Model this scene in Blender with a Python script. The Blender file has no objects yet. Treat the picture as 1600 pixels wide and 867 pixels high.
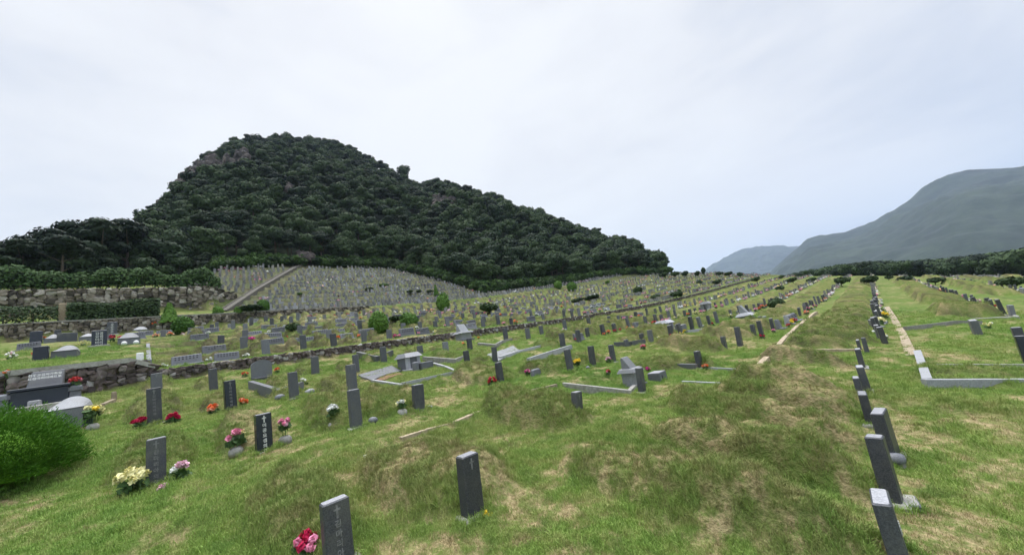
import bpy, math, random
import numpy as np
from mathutils import Vector, Matrix
random.seed(7); RNG = np.random.default_rng(11)
S = bpy.context.scene
COL = S.collection
rad = math.radians

# ------------------------------------------------------------------ camera
CAMH = 2.3
HEAD, PITCH, ROLL, FPX = rad(44), rad(10.1), rad(10), 570.0
cam_d = bpy.data.cameras.new('camera'); cam = bpy.data.objects.new('camera', cam_d); COL.objects.link(cam)
_h = Vector((-math.sin(HEAD), math.cos(HEAD), 0)); _r = Vector((math.cos(HEAD), math.sin(HEAD), 0))
_f = _h * math.cos(PITCH) + Vector((0, 0, math.sin(PITCH)))
_u = -_h * math.sin(PITCH) + Vector((0, 0, math.cos(PITCH)))
CR = _r * math.cos(ROLL) - _u * math.sin(ROLL)
CU = _u * math.cos(ROLL) + _r * math.sin(ROLL)
cam.matrix_world = Matrix((( CR.x, CU.x, -_f.x, 0), (CR.y, CU.y, -_f.y, 0), (CR.z, CU.z, -_f.z, CAMH), (0, 0, 0, 1)))
cam_d.sensor_width = 36; cam_d.lens = 36 * FPX / 1600
cam_d.clip_start = .05; cam_d.clip_end = 30000
S.camera = cam

# ------------------------------------------------------------------ overcast sky, soft sun, exposure
W = bpy.data.worlds.new('World'); S.world = W; W.use_nodes = True
SUN_EL, SUN_AZ = rad(55), rad(-60)          # high behind the cloud, over the hill side of the frame
def build_world():
    nt = W.node_tree; nt.nodes.clear(); N = nt.nodes.new; L = nt.links.new
    out = N('ShaderNodeOutputWorld'); mix = N('ShaderNodeMixShader')
    sky = N('ShaderNodeTexSky'); sky.sky_type = 'NISHITA'; sky.sun_disc = False
    sky.sun_elevation = SUN_EL; sky.sun_rotation = SUN_AZ
    b1 = N('ShaderNodeBackground'); b1.inputs[1].default_value = .07; L(sky.outputs[0], b1.inputs[0])
    tc = N('ShaderNodeTexCoord'); sep = N('ShaderNodeSeparateXYZ'); L(tc.outputs['Generated'], sep.inputs[0])
    mp = N('ShaderNodeMapping'); mp.inputs['Scale'].default_value = (1, 1, 2.6); L(tc.outputs['Generated'], mp.inputs[0])
    n = N('ShaderNodeTexNoise'); n.inputs['Scale'].default_value = 3.0; n.inputs['Detail'].default_value = 4
    n.inputs['Roughness'].default_value = .5; n.inputs['Distortion'].default_value = .25; L(mp.outputs[0], n.inputs[0])
    # brightest toward the hidden sun, bluer away from it
    dot = N('ShaderNodeVectorMath'); dot.operation = 'DOT_PRODUCT'; L(tc.outputs['Generated'], dot.inputs[0])
    dot.inputs[1].default_value = (math.sin(rad(-48)) * math.cos(rad(30)), math.cos(rad(-48)) * math.cos(rad(30)), math.sin(rad(30)))
    add = N('ShaderNodeMath'); add.operation = 'MULTIPLY_ADD'; L(n.outputs[0], add.inputs[0]); add.inputs[1].default_value = 1.35
    L(dot.outputs['Value'], add.inputs[2])
    cr = N('ShaderNodeValToRGB'); L(add.outputs[0], cr.inputs[0])
    r2 = N('ShaderNodeMapRange'); L(add.outputs[0], r2.inputs[0])
    r2.inputs[1].default_value = 1.0; r2.inputs[2].default_value = 1.75; L(r2.outputs[0], cr.inputs[0])
    e = cr.color_ramp.elements; e[0].position = 0; e[0].color = (.72, .75, .82, 1); e[1].position = 1; e[1].color = (1.0, 1.0, 1.0, 1)
    m = e.new(.5); m.color = (.915, .915, .93, 1)
    # overcast skies are far brighter overhead than near the horizon
    z = N('ShaderNodeMapRange'); z.interpolation_type = 'SMOOTHSTEP'; L(sep.outputs[2], z.inputs[0])
    z.inputs[1].default_value = .76; z.inputs[2].default_value = .97; z.inputs[3].default_value = 1.0; z.inputs[4].default_value = 7.6
    b2 = N('ShaderNodeBackground'); L(cr.outputs[0], b2.inputs[0]); L(z.outputs[0], b2.inputs[1])
    mix.inputs[0].default_value = .93; L(b1.outputs[0], mix.inputs[1]); L(b2.outputs[0], mix.inputs[2]); L(mix.outputs[0], out.inputs[0])
build_world()
sd = bpy.data.lights.new('sun', 'SUN'); sd.energy = 1.5; sd.angle = rad(25); sd.color = (1, .97, .92)
sun = bpy.data.objects.new('sun', sd); COL.objects.link(sun)
_sv = Vector((math.sin(SUN_AZ) * math.cos(SUN_EL), math.cos(SUN_AZ) * math.cos(SUN_EL), math.sin(SUN_EL)))
sun.rotation_euler = _sv.to_track_quat('Z', 'Y').to_euler()
vs = S.view_settings; vs.view_transform = 'Standard'; vs.look = 'None'; vs.gamma = 1; vs.exposure = 0.0; vs.use_curve_mapping = False
S.cycles.use_denoising = True
S.cycles.max_bounces = 5; S.cycles.diffuse_bounces = 3; S.cycles.glossy_bounces = 2; S.cycles.transparent_max_bounces = 4
S.cycles.volume_bounces = 1

# ------------------------------------------------------------------ helpers
def tag(o, label=None, cat=None, group=None, kind=None):
    if label: o['label'] = label
    if cat: o['category'] = cat
    if group: o['group'] = group
    if kind: o['kind'] = kind
    return o
def empty(name, loc, rz=0, label=None, cat=None, group=None):
    o = bpy.data.objects.new(name, None); COL.objects.link(o); o.empty_display_size = .2
    o.location = loc; o.rotation_euler = (0, 0, rz)
    return tag(o, label, cat, group)
def link(name, me, parent=None, loc=(0, 0, 0), rot=(0, 0, 0), scale=(1, 1, 1)):
    o = bpy.data.objects.new(name, me); COL.objects.link(o); o.parent = parent
    o.location = loc; o.rotation_euler = rot; o.scale = scale
    return o
def copy_tree(o, loc, rot=None, scale=None):
    r = o.copy(); COL.objects.link(r); r.location = loc
    if rot is not None: r.rotation_euler = rot
    if scale is not None: r.scale = scale
    for ch in o.children:
        c = ch.copy(); COL.objects.link(c); c.parent = r
        for g in ch.children:
            d = g.copy(); COL.objects.link(d); d.parent = c
    return r
class MB:
    def __init__(s): s.v = []; s.f = []; s.m = []
    def add(s, vs, fs, m=0):
        n = len(s.v); s.v += [tuple(p) for p in vs]; s.f += [tuple(n + i for i in f) for f in fs]; s.m += [m] * len(fs)
    def box(s, c, d, m=0, top=None, taper=(1, 1), rz=0, shear=(0, 0), mtop=None, bev=0):
        """c = centre of the base, d = full sizes"""
        x, y, z = d[0] / 2, d[1] / 2, d[2]; b = bev
        R = Matrix.Rotation(rz, 3, 'Z')
        def ring(h, kx, ky, ins, off):
            X, Y = x * kx - ins, y * ky - ins
            if b > 0:
                q = min(b, X * .4, Y * .4)
                pts = [(-X + q, -Y), (X - q, -Y), (X, -Y + q), (X, Y - q), (X - q, Y), (-X + q, Y), (-X, Y - q), (-X, -Y + q)]
            else: pts = [(-X, -Y), (X, -Y), (X, Y), (-X, Y)]
            return [Vector(c) + R @ Vector((px + off[0], py + off[1], h)) for px, py in pts]
        t = taper
        rs = [ring(0, 1, 1, 0, (0, 0))]
        if b > 0:
            k = (z - b) / z
            rs.append(ring(z - b, 1 + (t[0] - 1) * k, 1 + (t[1] - 1) * k, 0, (shear[0] * k, shear[1] * k)))
            rs.append(ring(z, t[0], t[1], b, shear))
        else: rs.append(ring(z, t[0], t[1], 0, shear))
        n = len(rs[0]); V = [p for r in rs for p in r]; F = [tuple(reversed(range(n)))]
        for k in range(len(rs) - 1):
            for i in range(n):
                j = (i + 1) % n; F.append((k * n + i, k * n + j, (k + 1) * n + j, (k + 1) * n + i))
        s.add(V, F, m); s.add(rs[-1], [tuple(range(n))], m if mtop is None else mtop)
    def mesh(s, name, mats, smooth=False):
        me = bpy.data.meshes.new(name); me.from_pydata([tuple(p) for p in s.v], [], s.f)
        for mt in mats: me.materials.append(mt)
        me.polygons.foreach_set('material_index', s.m)
        if smooth: me.polygons.foreach_set('use_smooth', [True] * len(s.f))
        me.update(); return me
    def obj(s, name, mats, parent=None, smooth=False, **k):
        return link(name, s.mesh(name, mats, smooth), parent, **k)
def np_mesh(name, V, F, mats, mi=None, smooth=False):
    V = np.asarray(V, dtype=np.float32); F = np.asarray(F, dtype=np.int32)
    me = bpy.data.meshes.new(name); k = F.shape[1]
    me.vertices.add(len(V)); me.vertices.foreach_set('co', V.ravel())
    me.loops.add(F.size); me.loops.foreach_set('vertex_index', F.ravel())
    me.polygons.add(len(F)); me.polygons.foreach_set('loop_start', np.arange(0, F.size, k, dtype=np.int32))
    me.polygons.foreach_set('loop_total', np.full(len(F), k, dtype=np.int32))
    for m in mats: me.materials.append(m)
    if mi is not None: me.polygons.foreach_set('material_index', np.asarray(mi, dtype=np.int32))
    me.polygons.foreach_set('use_smooth', np.full(len(F), smooth))
    me.update(calc_edges=True); me.validate(); return me
def hsh(ix, iy, s=0):
    h = (ix.astype(np.int64) * 374761393 + iy.astype(np.int64) * 668265263 + s * 974711) & 0x7fffffff
    h = ((h ^ (h >> 13)) * 1274126177) & 0x7fffffff
    return ((h ^ (h >> 16)) & 0xffff) / 65535.0
def vnoise(x, y, s=0):
    x = np.asarray(x, float); y = np.asarray(y, float)
    ix, iy = np.floor(x), np.floor(y); fx, fy = x - ix, y - iy
    fx = fx * fx * (3 - 2 * fx); fy = fy * fy * (3 - 2 * fy)
    a = hsh(ix, iy, s); b = hsh(ix + 1, iy, s); c = hsh(ix, iy + 1, s); d = hsh(ix + 1, iy + 1, s)
    return (a * (1 - fx) + b * fx) * (1 - fy) + (c * (1 - fx) + d * fx) * fy - .5
def fbm(x, y, o=4, s=0):
    r = 0; k = 1.0
    for i in range(o): r = r + k * vnoise(x, y, s + i); x = x * 2.03 + 7.1; y = y * 2.03 + 3.7; k *= .5
    return r
def sm(x, a, b):
    t = np.clip((np.asarray(x, float) - a) / (b - a), 0, 1); return t * t * (3 - 2 * t)

# ------------------------------------------------------------------ the lie of the land: a = metres uphill (-X), b = metres along the grave rows (+Y)
RP = np.array([(-9000, -60), (-400, -34), (-60, -8.2), (-20, -3.0), (0, 0), (19.1, 3.15), (19.3, 3.58), (44.9, 9.3), (45.2, 9.9), (50, 11.4), (78, 25.0), (120, 34), (400, 45), (9000, 45)], float)
LP = np.array([(-9000, -60), (-400, -34), (-60, -8.2), (-20, -3.0), (0, 0), (19.1, 3.1), (19.3, 3.98), (28, 5.6), (44.9, 8.7), (45.2, 9.9), (54.8, 12.2), (55.2, 15.0), (62, 16.4), (78, 21), (120, 34), (400, 45), (9000, 45)], float)
HB = np.array([(-180, 66), (-115, 66), (-100, 68), (-84, 74), (-74, 80), (-63, 84), (-55.6, 76), (-49, 68), (-39, 78), (-30, 95), (-21, 118), (-16, 130), (-10, 140), (180, 140)], float)
def hill_r0(az): return np.interp(az, HB[:, 0], HB[:, 1])
def terr(a, T, a0, w):
    u = (a - a0) / T; f = u - np.floor(u)
    return np.clip((f - (1 - w)) / w, 0, 1) - f
def ground_base(x, y):
    x = np.asarray(x, float); y = np.asarray(y, float); a = -x; b = y
    R = np.interp(a, RP[:, 0], RP[:, 1]); L = np.interp(a, LP[:, 0], LP[:, 1])
    edge = np.interp(a, [30, 40], [.2, 7]); wd = np.interp(a, [30, 40], [.12, 2.0])
    w = 1 - sm(b, edge - wd, edge + wd)
    z = R * (1 - w) + L * w
    q = sm(b, 20, 135) * np.where(a > 0, 3.2 + .085 * np.minimum(a, 60), 3.2 + .12 * np.maximum(a, -30))
    z = z + q
    near = sm(a, 2, 5) * (1 - sm(a, 16, 18.6))
    z = z + terr(a, 3.8, .9 + 1.5, .12) * .16 * near
    mid = sm(a, 19.6, 21) * (1 - sm(a, 43, 44.8))
    z = z + terr(a, 3.2, 19.3, .10) * .55 * mid * sm(b, -2, 3)
    stp = sm(a, 46, 48) * (1 - sm(a, 76, 80)) * sm(b, 6, 10)
    z = z + terr(a, 2.0, 45.2, .2) * .75 * stp
    low = (1 - sm(a, -3.5, -1.5))
    z = z + terr(a, 4.0, -2.2, .10) * .22 * low * (1 - sm(-a, 60, 90))
    z = z - np.clip(b - 138, 0, 250) * .07 * sm(b, 138, 170)
    r = np.hypot(x, y)
    z = z + fbm(x * .45, y * .45, 3, 5) * .13 * (1 - sm(r, 300, 500)) * sm(np.abs(a - 19.2), .1, .8)
    az = np.degrees(np.arctan2(x, y)); r0 = hill_r0(az)
    cut = np.where(az < -14, np.clip((r - r0 - 4) * .35, 0, 60), 0)
    back = sm(b, -60, -120)
    return z - cut
# hill: a polar crest line round the viewer, with real range and height
HC = np.array([(-150, 110, 8), (-125, 110, 10), (-108, 116, 10.5), (-100, 120, 10.8), (-97.7, 124, 12), (-94.8, 130, 14), (-91.2, 138, 16.6), (-89, 150, 20.2), (-87.6, 165, 22.2), (-86.7, 173, 24.3), (-85.9, 181, 25.7), (-84.7, 189, 26.8), (-83.2, 200, 28.1), (-82.1, 206, 29.3), (-81, 212, 29.8), (-79, 216, 30.4), (-75.5, 224, 31.1), (-71.6, 225, 31.3), (-68.8, 225, 31.0),
    (-67, 223, 30.5), (-64.3, 221, 29.3), (-61.5, 217, 27.9), (-59.3, 214, 26.5), (-56.4, 209, 24.8), (-53.6, 204, 25.0), (-50.9, 199, 24.2), (-46.2, 191, 22.1), (-43, 185, 21.0), (-41.9, 183, 19.3), (-39, 177, 17.9), (-35.2, 170, 15.8), (-33, 165, 14.2), (-27.5, 154, 11.5), (-24.5, 148, 9.4), (-22, 142, 7.2), (-21, 140, 5.6), (-19.5, 142, 1), (-12, 145, -3)], float)
def hill_z(x, y):
    az = np.degrees(np.arctan2(x, y)); r = np.hypot(x, y); r0 = hill_r0(az)
    rc = np.interp(az, HC[:, 0], HC[:, 1]); el = np.interp(az, HC[:, 0], HC[:, 2])
    zc = CAMH + rc * np.tan(np.radians(el))
    ar = np.radians(az); zb = ground_base(r0 * np.sin(ar), r0 * np.cos(ar)) - .6
    t = (r - r0) / (rc - r0)
    up = np.clip(t, -.3, 1); s = up * (1.12 - .12 * np.abs(up))
    z = zb + (zc - zb) * s - np.clip(t - 1, 0, 9) ** 1.2 * (rc - r0) * .55
    k = np.clip(t, 0, 1) * (1 - np.clip(t, 0, 1)) * 4
    return z + fbm(x * .035, y * .035, 4, 21) * 9 * k * sm(-az, 20, 40)

def straw_f(x, y):
    a = -x; s = fbm(x * .75, y * .6, 4, 60) * .8 + fbm(x * 2.6, y * 2.0, 3, 61) * .8 + fbm(x * 9, y * 9, 2, 62) * .5
    bias = .07 * (1 - sm(a, 6, 10)) - .12 * sm(y, 14, 26) - .02
    lawn = 1 - sm(np.hypot((x + 12.6) / 2.2, (y - 8.2) / 2.2), .8, 1.3)
    return sm(s + bias - lawn, .02, .50)
MOUNDS = []          # x, y, height, half length (x), half width (y)
def mound_h(xs, ys):
    xs = np.asarray(xs, float).ravel(); ys = np.asarray(ys, float).ravel(); h = np.zeros_like(xs)
    order = np.argsort(xs); sx = xs[order]
    for (mx, my, hh, lx, ly) in MOUNDS:
        i, j = np.searchsorted(sx, [mx - lx * 1.5, mx + lx * 1.5])
        if i == j: continue
        idx = order[i:j]; dy = (ys[idx] - my) / ly; k = np.abs(dy) < 1.5
        idx = idx[k]
        d = ((np.abs(xs[idx] - mx) / lx) ** 2.6 + (np.abs(ys[idx] - my) / ly) ** 2.4) 
        d = d + fbm(xs[idx] * 2.3, ys[idx] * 2.3, 2, 9) * .35
        v = hh * (1 - sm(d, .15, 1.25))
        h[idx] = np.maximum(h[idx], v)
    return h
def gz(x, y): return float(ground_base(np.array([x]), np.array([y]))[0])
_RR = 1.2 * 1.004 ** np.arange(0, 1350)
def at(px, py, fn=ground_base, rmin=0):
    """where the sight line through this point of the 1600-wide photograph meets the land"""
    d = _f + CR * ((px - 800) / FPX) + CU * ((433.5 - py) / FPX)
    hl = math.hypot(d.x, d.y); ux, uy, t = d.x / hl, d.y / hl, d.z / hl
    r = _RR[_RR > rmin]
    g = fn(r * ux, r * uy) - (CAMH + r * t)
    k = np.nonzero(g > 0)[0]
    i = k[0] if len(k) else len(r) - 1
    rr = r[i] if i == 0 else r[i - 1] + (r[i] - r[i - 1]) * (-g[i - 1]) / max(g[i] - g[i - 1], 1e-6)
    return Vector((rr * ux, rr * uy, CAMH + rr * t))
def project(p):
    q = Vector(p) - Vector((0, 0, CAMH)); z = q.dot(_f)
    if z <= .1: return None
    return 800 + FPX * q.dot(CR) / z, 433.5 - FPX * q.dot(CU) / z
def inview(p, m=30):
    q = project(p); return q is not None and -m < q[0] < 1600 + m and -m < q[1] < 867 + m

# ------------------------------------------------------------------ materials
def new_mat(name):
    m = bpy.data.materials.new(name); m.use_nodes = True; nt = m.node_tree
    return m, nt, nt.nodes['Principled BSDF']
def noise(nt, scale, detail=4, rough=.55, vec=None, dist=0):
    n = nt.nodes.new('ShaderNodeTexNoise'); n.inputs['Scale'].default_value = scale; n.inputs['Detail'].default_value = detail
    n.inputs['Roughness'].default_value = rough; n.inputs['Distortion'].default_value = dist
    if vec: nt.links.new(vec, n.inputs[0])
    return n.outputs[0]
def ramp(nt, fac, stops):
    c = nt.nodes.new('ShaderNodeValToRGB'); e = c.color_ramp.elements
    while len(e) < len(stops): e.new(.5)
    for k, (p, col) in enumerate(stops):
        e[k].position = p; e[k].color = (*col, 1) if len(col) == 3 else col
    nt.links.new(fac, c.inputs[0]); return c.outputs[0]
def mixc(nt, fac, a, b, mode='MIX'):
    m = nt.nodes.new('ShaderNodeMix'); m.data_type = 'RGBA'; m.blend_type = mode
    for s, v in ((0, fac), (6, a), (7, b)):
        if hasattr(v, 'links'): nt.links.new(v, m.inputs[s])
        else: m.inputs[s].default_value = v if s == 0 else (*v, 1)
    return m.outputs[2]
def mathn(nt, op, a, b=0, c=None):
    m = nt.nodes.new('ShaderNodeMath'); m.operation = op
    for s, v in ((0, a), (1, b), (2, c)):
        if v is None: continue
        if hasattr(v, 'links'): nt.links.new(v, m.inputs[s])
        else: m.inputs[s].default_value = v
    return m.outputs[0]
def pos(nt): return nt.nodes.new('ShaderNodeNewGeometry').outputs['Position']
def objc(nt): return nt.nodes.new('ShaderNodeTexCoord').outputs['Object']
def bump(nt, bs, h, st=.4, d=.02):
    b = nt.nodes.new('ShaderNodeBump'); b.inputs['Strength'].default_value = st; b.inputs['Distance'].default_value = d
    nt.links.new(h, b.inputs['Height']); nt.links.new(b.outputs[0], bs.inputs['Normal'])

def turf_colour(nt, bright=1.0, inst=False):
    P = pos(nt)
    big = noise(nt, .16, 3, .5, P); med = noise(nt, .62, 4, .6, P, .4); small = noise(nt, 3.3, 5, .65, P); fine = noise(nt, 22, 3, .6, P)
    k = bright
    g = ramp(nt, big, [(.36, (.080 * k, .150 * k, .026 * k)), (.50, (.125 * k, .180 * k, .038 * k)), (.64, (.160 * k, .175 * k, .055 * k))])
    g2 = ramp(nt, small, [(.34, (.062 * k, .115 * k, .026 * k)), (.50, (.125 * k, .185 * k, .040 * k)), (.64, (.230 * k, .220 * k, .090 * k))])
    c = mixc(nt, .5, g, g2)
    # straw-dry patches
    ast = nt.nodes.new('ShaderNodeAttribute'); ast.attribute_name = 'straw'
    if inst: ast.attribute_type = 'INSTANCER'
    t = mathn(nt, 'MULTIPLY', ast.outputs['Fac'], ramp(nt, noise(nt, 7, 5, .75, P), [(.40, (.10,) * 3), (.56, (1, 1, 1))]))
    straw = ramp(nt, fine, [(.3, (.22, .17, .085)), (.6, (.42, .33, .18))])
    c = mixc(nt, mathn(nt, 'MULTIPLY', t, .92), c, straw)
    asn = nt.nodes.new('ShaderNodeAttribute'); asn.attribute_name = 'stony'
    if inst: asn.attribute_type = 'INSTANCER'
    c = mixc(nt, mathn(nt, 'MULTIPLY', asn.outputs['Fac'], .72), c, ramp(nt, small, [(.35, (.055, .050, .038)), (.65, (.13, .125, .095))]))
    at_ = nt.nodes.new('ShaderNodeAttribute'); at_.attribute_name = 'mound'
    if inst: at_.attribute_type = 'INSTANCER'
    mf = mathn(nt, 'MULTIPLY', at_.outputs['Fac'], mathn(nt, 'MULTIPLY', ramp(nt, small, [(.35, (.25, .25, .25)), (.6, (1, 1, 1))]), .58))
    dry = ramp(nt, fine, [(.35, (.095, .10, .034)), (.65, (.27, .215, .105))])
    c = mixc(nt, mf, c, dry)
    return c, fine, small
M = {}
def make_ground():
    m, nt, bs = new_mat('turf'); c, fine, small = turf_colour(nt, .98)
    a = nt.nodes.new('ShaderNodeAttribute'); a.attribute_name = 'bank'
    soil = ramp(nt, noise(nt, 5, 4, .6, pos(nt)), [(.35, (.045, .040, .022)), (.55, (.10, .085, .05)), (.7, (.09, .12, .04))])
    c = mixc(nt, mathn(nt, 'MULTIPLY', a.outputs['Fac'], .85), c, soil)
    nt.links.new(c, bs.inputs['Base Color']); bs.inputs['Roughness'].default_value = .95; bs.inputs['Specular IOR Level'].default_value = .1
    bump(nt, bs, mathn(nt, 'ADD', fine, small), .8, .05); M['turf'] = m
make_ground()
def make_blade():
    m, nt, bs = new_mat('grass_blade'); c, fine, small = turf_colour(nt, 2.1, True)
    nt.links.new(c, bs.inputs['Base Color']); bs.inputs['Roughness'].default_value = .7; bs.inputs['Specular IOR Level'].default_value = .2
    M['blade'] = m
make_blade()
def granite(name, lo, hi, rough=.45, sc=70, stain=.35, stc=(.10, .10, .085)):
    m, nt, bs = new_mat(name); O = objc(nt)
    c = ramp(nt, noise(nt, sc, 3, .8, O), [(.38, lo), (.62, hi)])
    w = ramp(nt, noise(nt, 3.5, 5, .65, pos(nt)), [(.45, (0, 0, 0)), (.72, (1, 1, 1))])
    c = mixc(nt, mathn(nt, 'MULTIPLY', w, stain), c, stc)
    oi = nt.nodes.new('ShaderNodeObjectInfo'); v = mathn(nt, 'MULTIPLY_ADD', oi.outputs['Random'], .5, .75)
    hs = nt.nodes.new('ShaderNodeHueSaturation'); nt.links.new(c, hs.inputs['Color']); nt.links.new(v, hs.inputs['Value'])
    nt.links.new(hs.outputs[0], bs.inputs['Base Color']); bs.inputs['Roughness'].default_value = rough
    bump(nt, bs, noise(nt, 40, 3, .6, O), .15, .004); M[name] = m
granite('dark_granite', (.030, .032, .040), (.080, .083, .095), .45, 80, .5, (.135, .135, .115))
granite('black_granite', (.014, .017, .026), (.030, .034, .048), .22, 80, .1)
granite('grey_granite', (.11, .115, .13), (.20, .205, .225), .6, 60, .35, (.13, .13, .11))
granite('pale_granite', (.28, .28, .30), (.46, .46, .48), .6, 60, .25, (.30, .29, .26))
granite('worn_granite', (.19, .195, .205), (.33, .335, .345), .7, 60, .35, (.17, .17, .14))
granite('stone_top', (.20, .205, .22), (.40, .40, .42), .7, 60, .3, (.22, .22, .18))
granite('concrete', (.26, .25, .22), (.40, .385, .35), .85, 14, .5, (.16, .15, .11))
granite('tan_stone', (.30, .235, .155), (.46, .37, .26), .9, 12, .45, (.20, .17, .10))
granite('far_stone', (.13, .13, .13), (.33, .325, .32), .8, 2.5, .25, (.12, .12, .09))
def rubble_mat(name, stops, sc=.9):
    m, nt, bs = new_mat(name)
    g = nt.nodes.new('ShaderNodeAttribute'); g.attribute_name = 'shade'
    c = ramp(nt, g.outputs['Fac'], stops)
    n = noise(nt, sc * 4, 5, .65, pos(nt)); c = mixc(nt, .8, c, ramp(nt, n, [(.3, (.35, .35, .33)), (.7, (1, 1, 1))]), 'MULTIPLY')
    nt.links.new(c, bs.inputs['Base Color']); bs.inputs['Roughness'].default_value = .9
    bump(nt, bs, n, .6, .06); M[name] = m
rubble_mat('rubble', [(0, (.06, .052, .042)), (.35, (.18, .15, .115)), (.7, (.32, .275, .22)), (1, (.54, .50, .44))])
rubble_mat('rubble_dark', [(0, (.07, .055, .05)), (.5, (.17, .13, .115)), (.85, (.28, .24, .22)), (1, (.55, .53, .50))])
rubble_mat('cliff', [(0, (.05, .042, .040)), (.5, (.10, .082, .076)), (1, (.18, .145, .13))], .25)
def plain(name, col, rough=.8, var=.25, sc=8, transl=0):
    m, nt, bs = new_mat(name)
    c = mixc(nt, 1.0, tuple(col), ramp(nt, noise(nt, sc, 3, .6, pos(nt)), [(.3, (1 - var,) * 3), (.7, (1 + var,) * 3)]), 'MULTIPLY')
    nt.links.new(c, bs.inputs['Base Color']); bs.inputs['Roughness'].default_value = rough; M[name] = m
    bs.inputs['Specular IOR Level'].default_value = .3
    return m
plain('soil', (.06, .05, .035)); plain('letter', (.62, .62, .60), .8, .15, 30); plain('faint_letter', (.19, .19, .19), .8, .3, 30)
plain('bark', (.085, .065, .05), .9, .35, 4); plain('engraved', (.05, .05, .055), .8, .2, 20)
plain('gravel_path', (.13, .12, .10), .95, .3, 6); plain('paper', (.82, .82, .80), .8, .1, 20); plain('leaf_dark', (.070, .130, .042), .7, .4, 20)
plain('red_dirt', (.22, .12, .07), .95, .35, 9)
FLOWER = {'crimson': (.50, .012, .07), 'pink': (.80, .28, .42), 'pale pink': (.82, .50, .60), 'magenta': (.62, .05, .30), 'orange': (.84, .20, .06), 'white': (.85, .85, .80), 'yellow': (.85, .62, .05), 'pale yellow': (.84, .78, .40), 'red': (.50, .05, .05), 'peach': (.85, .42, .27)}
for k, c in FLOWER.items(): plain('petal ' + k, c, .7, .22, 40)
def leaf_mat(name, a, b, sc=.35, sat=1):
    m, nt, bs = new_mat(name); P = pos(nt)
    oi = nt.nodes.new('ShaderNodeObjectInfo')
    f = mathn(nt, 'ADD', mathn(nt, 'MULTIPLY', noise(nt, sc, 3, .6, P), .7), mathn(nt, 'MULTIPLY', oi.outputs['Random'], .75))
    c = ramp(nt, f, [(.3, a), (.75, b)])
    c = mixc(nt, 1, c, ramp(nt, noise(nt, sc * 14, 2, .6, P), [(.3, (.84,) * 3), (.7, (1.15,) * 3)]), 'MULTIPLY')
    nt.links.new(c, bs.inputs['Base Color']); bs.inputs['Roughness'].default_value = .75; bs.inputs['Specular IOR Level'].default_value = .2
    M[name] = m
leaf_mat('wood_leaf', (.015, .032, .018), (.048, .080, .030), .05)
leaf_mat('pine_leaf', (.012, .024, .015), (.026, .042, .022), .1)
leaf_mat('shrub_leaf', (.050, .120, .020), (.115, .220, .038), 1.2)
leaf_mat('dark_shrub_leaf', (.020, .042, .016), (.045, .075, .026), 1.2)
leaf_mat('hedge_leaf', (.032, .072, .020), (.070, .125, .030), 1.0)
leaf_mat('juniper_leaf', (.060, .165, .012), (.155, .340, .026), 3.5)

# ------------------------------------------------------------------ mesh kits: foliage
def quads(P, Nrm, size, asp=1.0):
    """P (n,3) centres, Nrm normals, size (n,) -> verts, faces of randomly spun quads"""
    n = len(P); t = RNG.normal(size=(n, 3)); u = np.cross(Nrm, t); u /= np.linalg.norm(u, axis=1)[:, None] + 1e-9
    v = np.cross(Nrm, u); v /= np.linalg.norm(v, axis=1)[:, None] + 1e-9
    s = size[:, None] / 2
    V = np.stack([P - u * s - v * s * asp, P + u * s - v * s * asp * .6, P + u * s * .8 + v * s * asp, P - u * s * .7 + v * s * asp], 1).reshape(-1, 3)
    return V, np.arange(4 * n).reshape(-1, 4)
def crown_pts(n, lobes):
    out, nr = [], []
    w = np.array([l[3] * l[4] + .2 for l in lobes]); w /= w.sum()
    for l, k in zip(lobes, RNG.multinomial(n, w)):
        d = RNG.normal(size=(k, 3)); d /= np.linalg.norm(d, axis=1)[:, None]
        r = RNG.uniform(.55, 1.05, k) ** .6
        out.append(np.array(l[:3]) + d * r[:, None] * np.array([l[3], l[3], l[4]])); nr.append(d)
    P = np.concatenate(out); D = np.concatenate(nr) + RNG.normal(size=P.shape) * .32 + np.array([0, 0, .25])
    return P, D / np.linalg.norm(D, axis=1)[:, None]
def trunk_mb(h, r, limbs=4, lean=.0):
    mb = MB()
    def tube(p0, p1, r0, r1, n=6):
        d = (Vector(p1) - Vector(p0)).normalized(); u = d.orthogonal().normalized(); v = d.cross(u)
        A = [Vector(p0) + (u * math.cos(t) + v * math.sin(t)) * r0 for t in [k * 2 * math.pi / n for k in range(n)]]
        B = [Vector(p1) + (u * math.cos(t) + v * math.sin(t)) * r1 for t in [k * 2 * math.pi / n for k in range(n)]]
        mb.add(A + B, [(i, (i + 1) % n, n + (i + 1) % n, n + i) for i in range(n)])
    tube((0, 0, -.3), (lean * .5, 0, h * .5), r, r * .75); tube((lean * .5, 0, h * .5), (lean, 0, h), r * .75, r * .35)
    for k in range(limbs):
        t = random.uniform(.45, .85); q = random.uniform(0, 6.28); L = h * random.uniform(.25, .45)
        tube((lean * t, 0, h * t), (lean * t + math.cos(q) * L, math.sin(q) * L, h * t + L * .7), r * .4, r * .12, 5)
    return mb
def broadleaf(kind, n, size, H=7, R=2.7):
    """tree meshes (crown, trunk) of unit variants"""
    L = []
    for k in range(7 if kind != 'pine' else 6):
        q = random.uniform(0, 6.28); rr = R * random.uniform(.25, .68); zz = H * random.uniform(.45, .85)
        s = R * random.uniform(.38, .6)
        L.append((rr * math.cos(q), rr * math.sin(q), zz, s, s * (.75 if kind != 'pine' else .42)))
    L.append((0, 0, H * .8, R * .6, R * .5))
    P, D = crown_pts(n, L); V, F = quads(P, D, RNG.uniform(.6, 1.3, n) * size)
    return V, F
def crown_mesh(name, kind, n, size, mat, H=7, R=2.7):
    V, F = broadleaf(kind, n, size, H, R); return np_mesh(name, V, F, [M[mat]])

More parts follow.
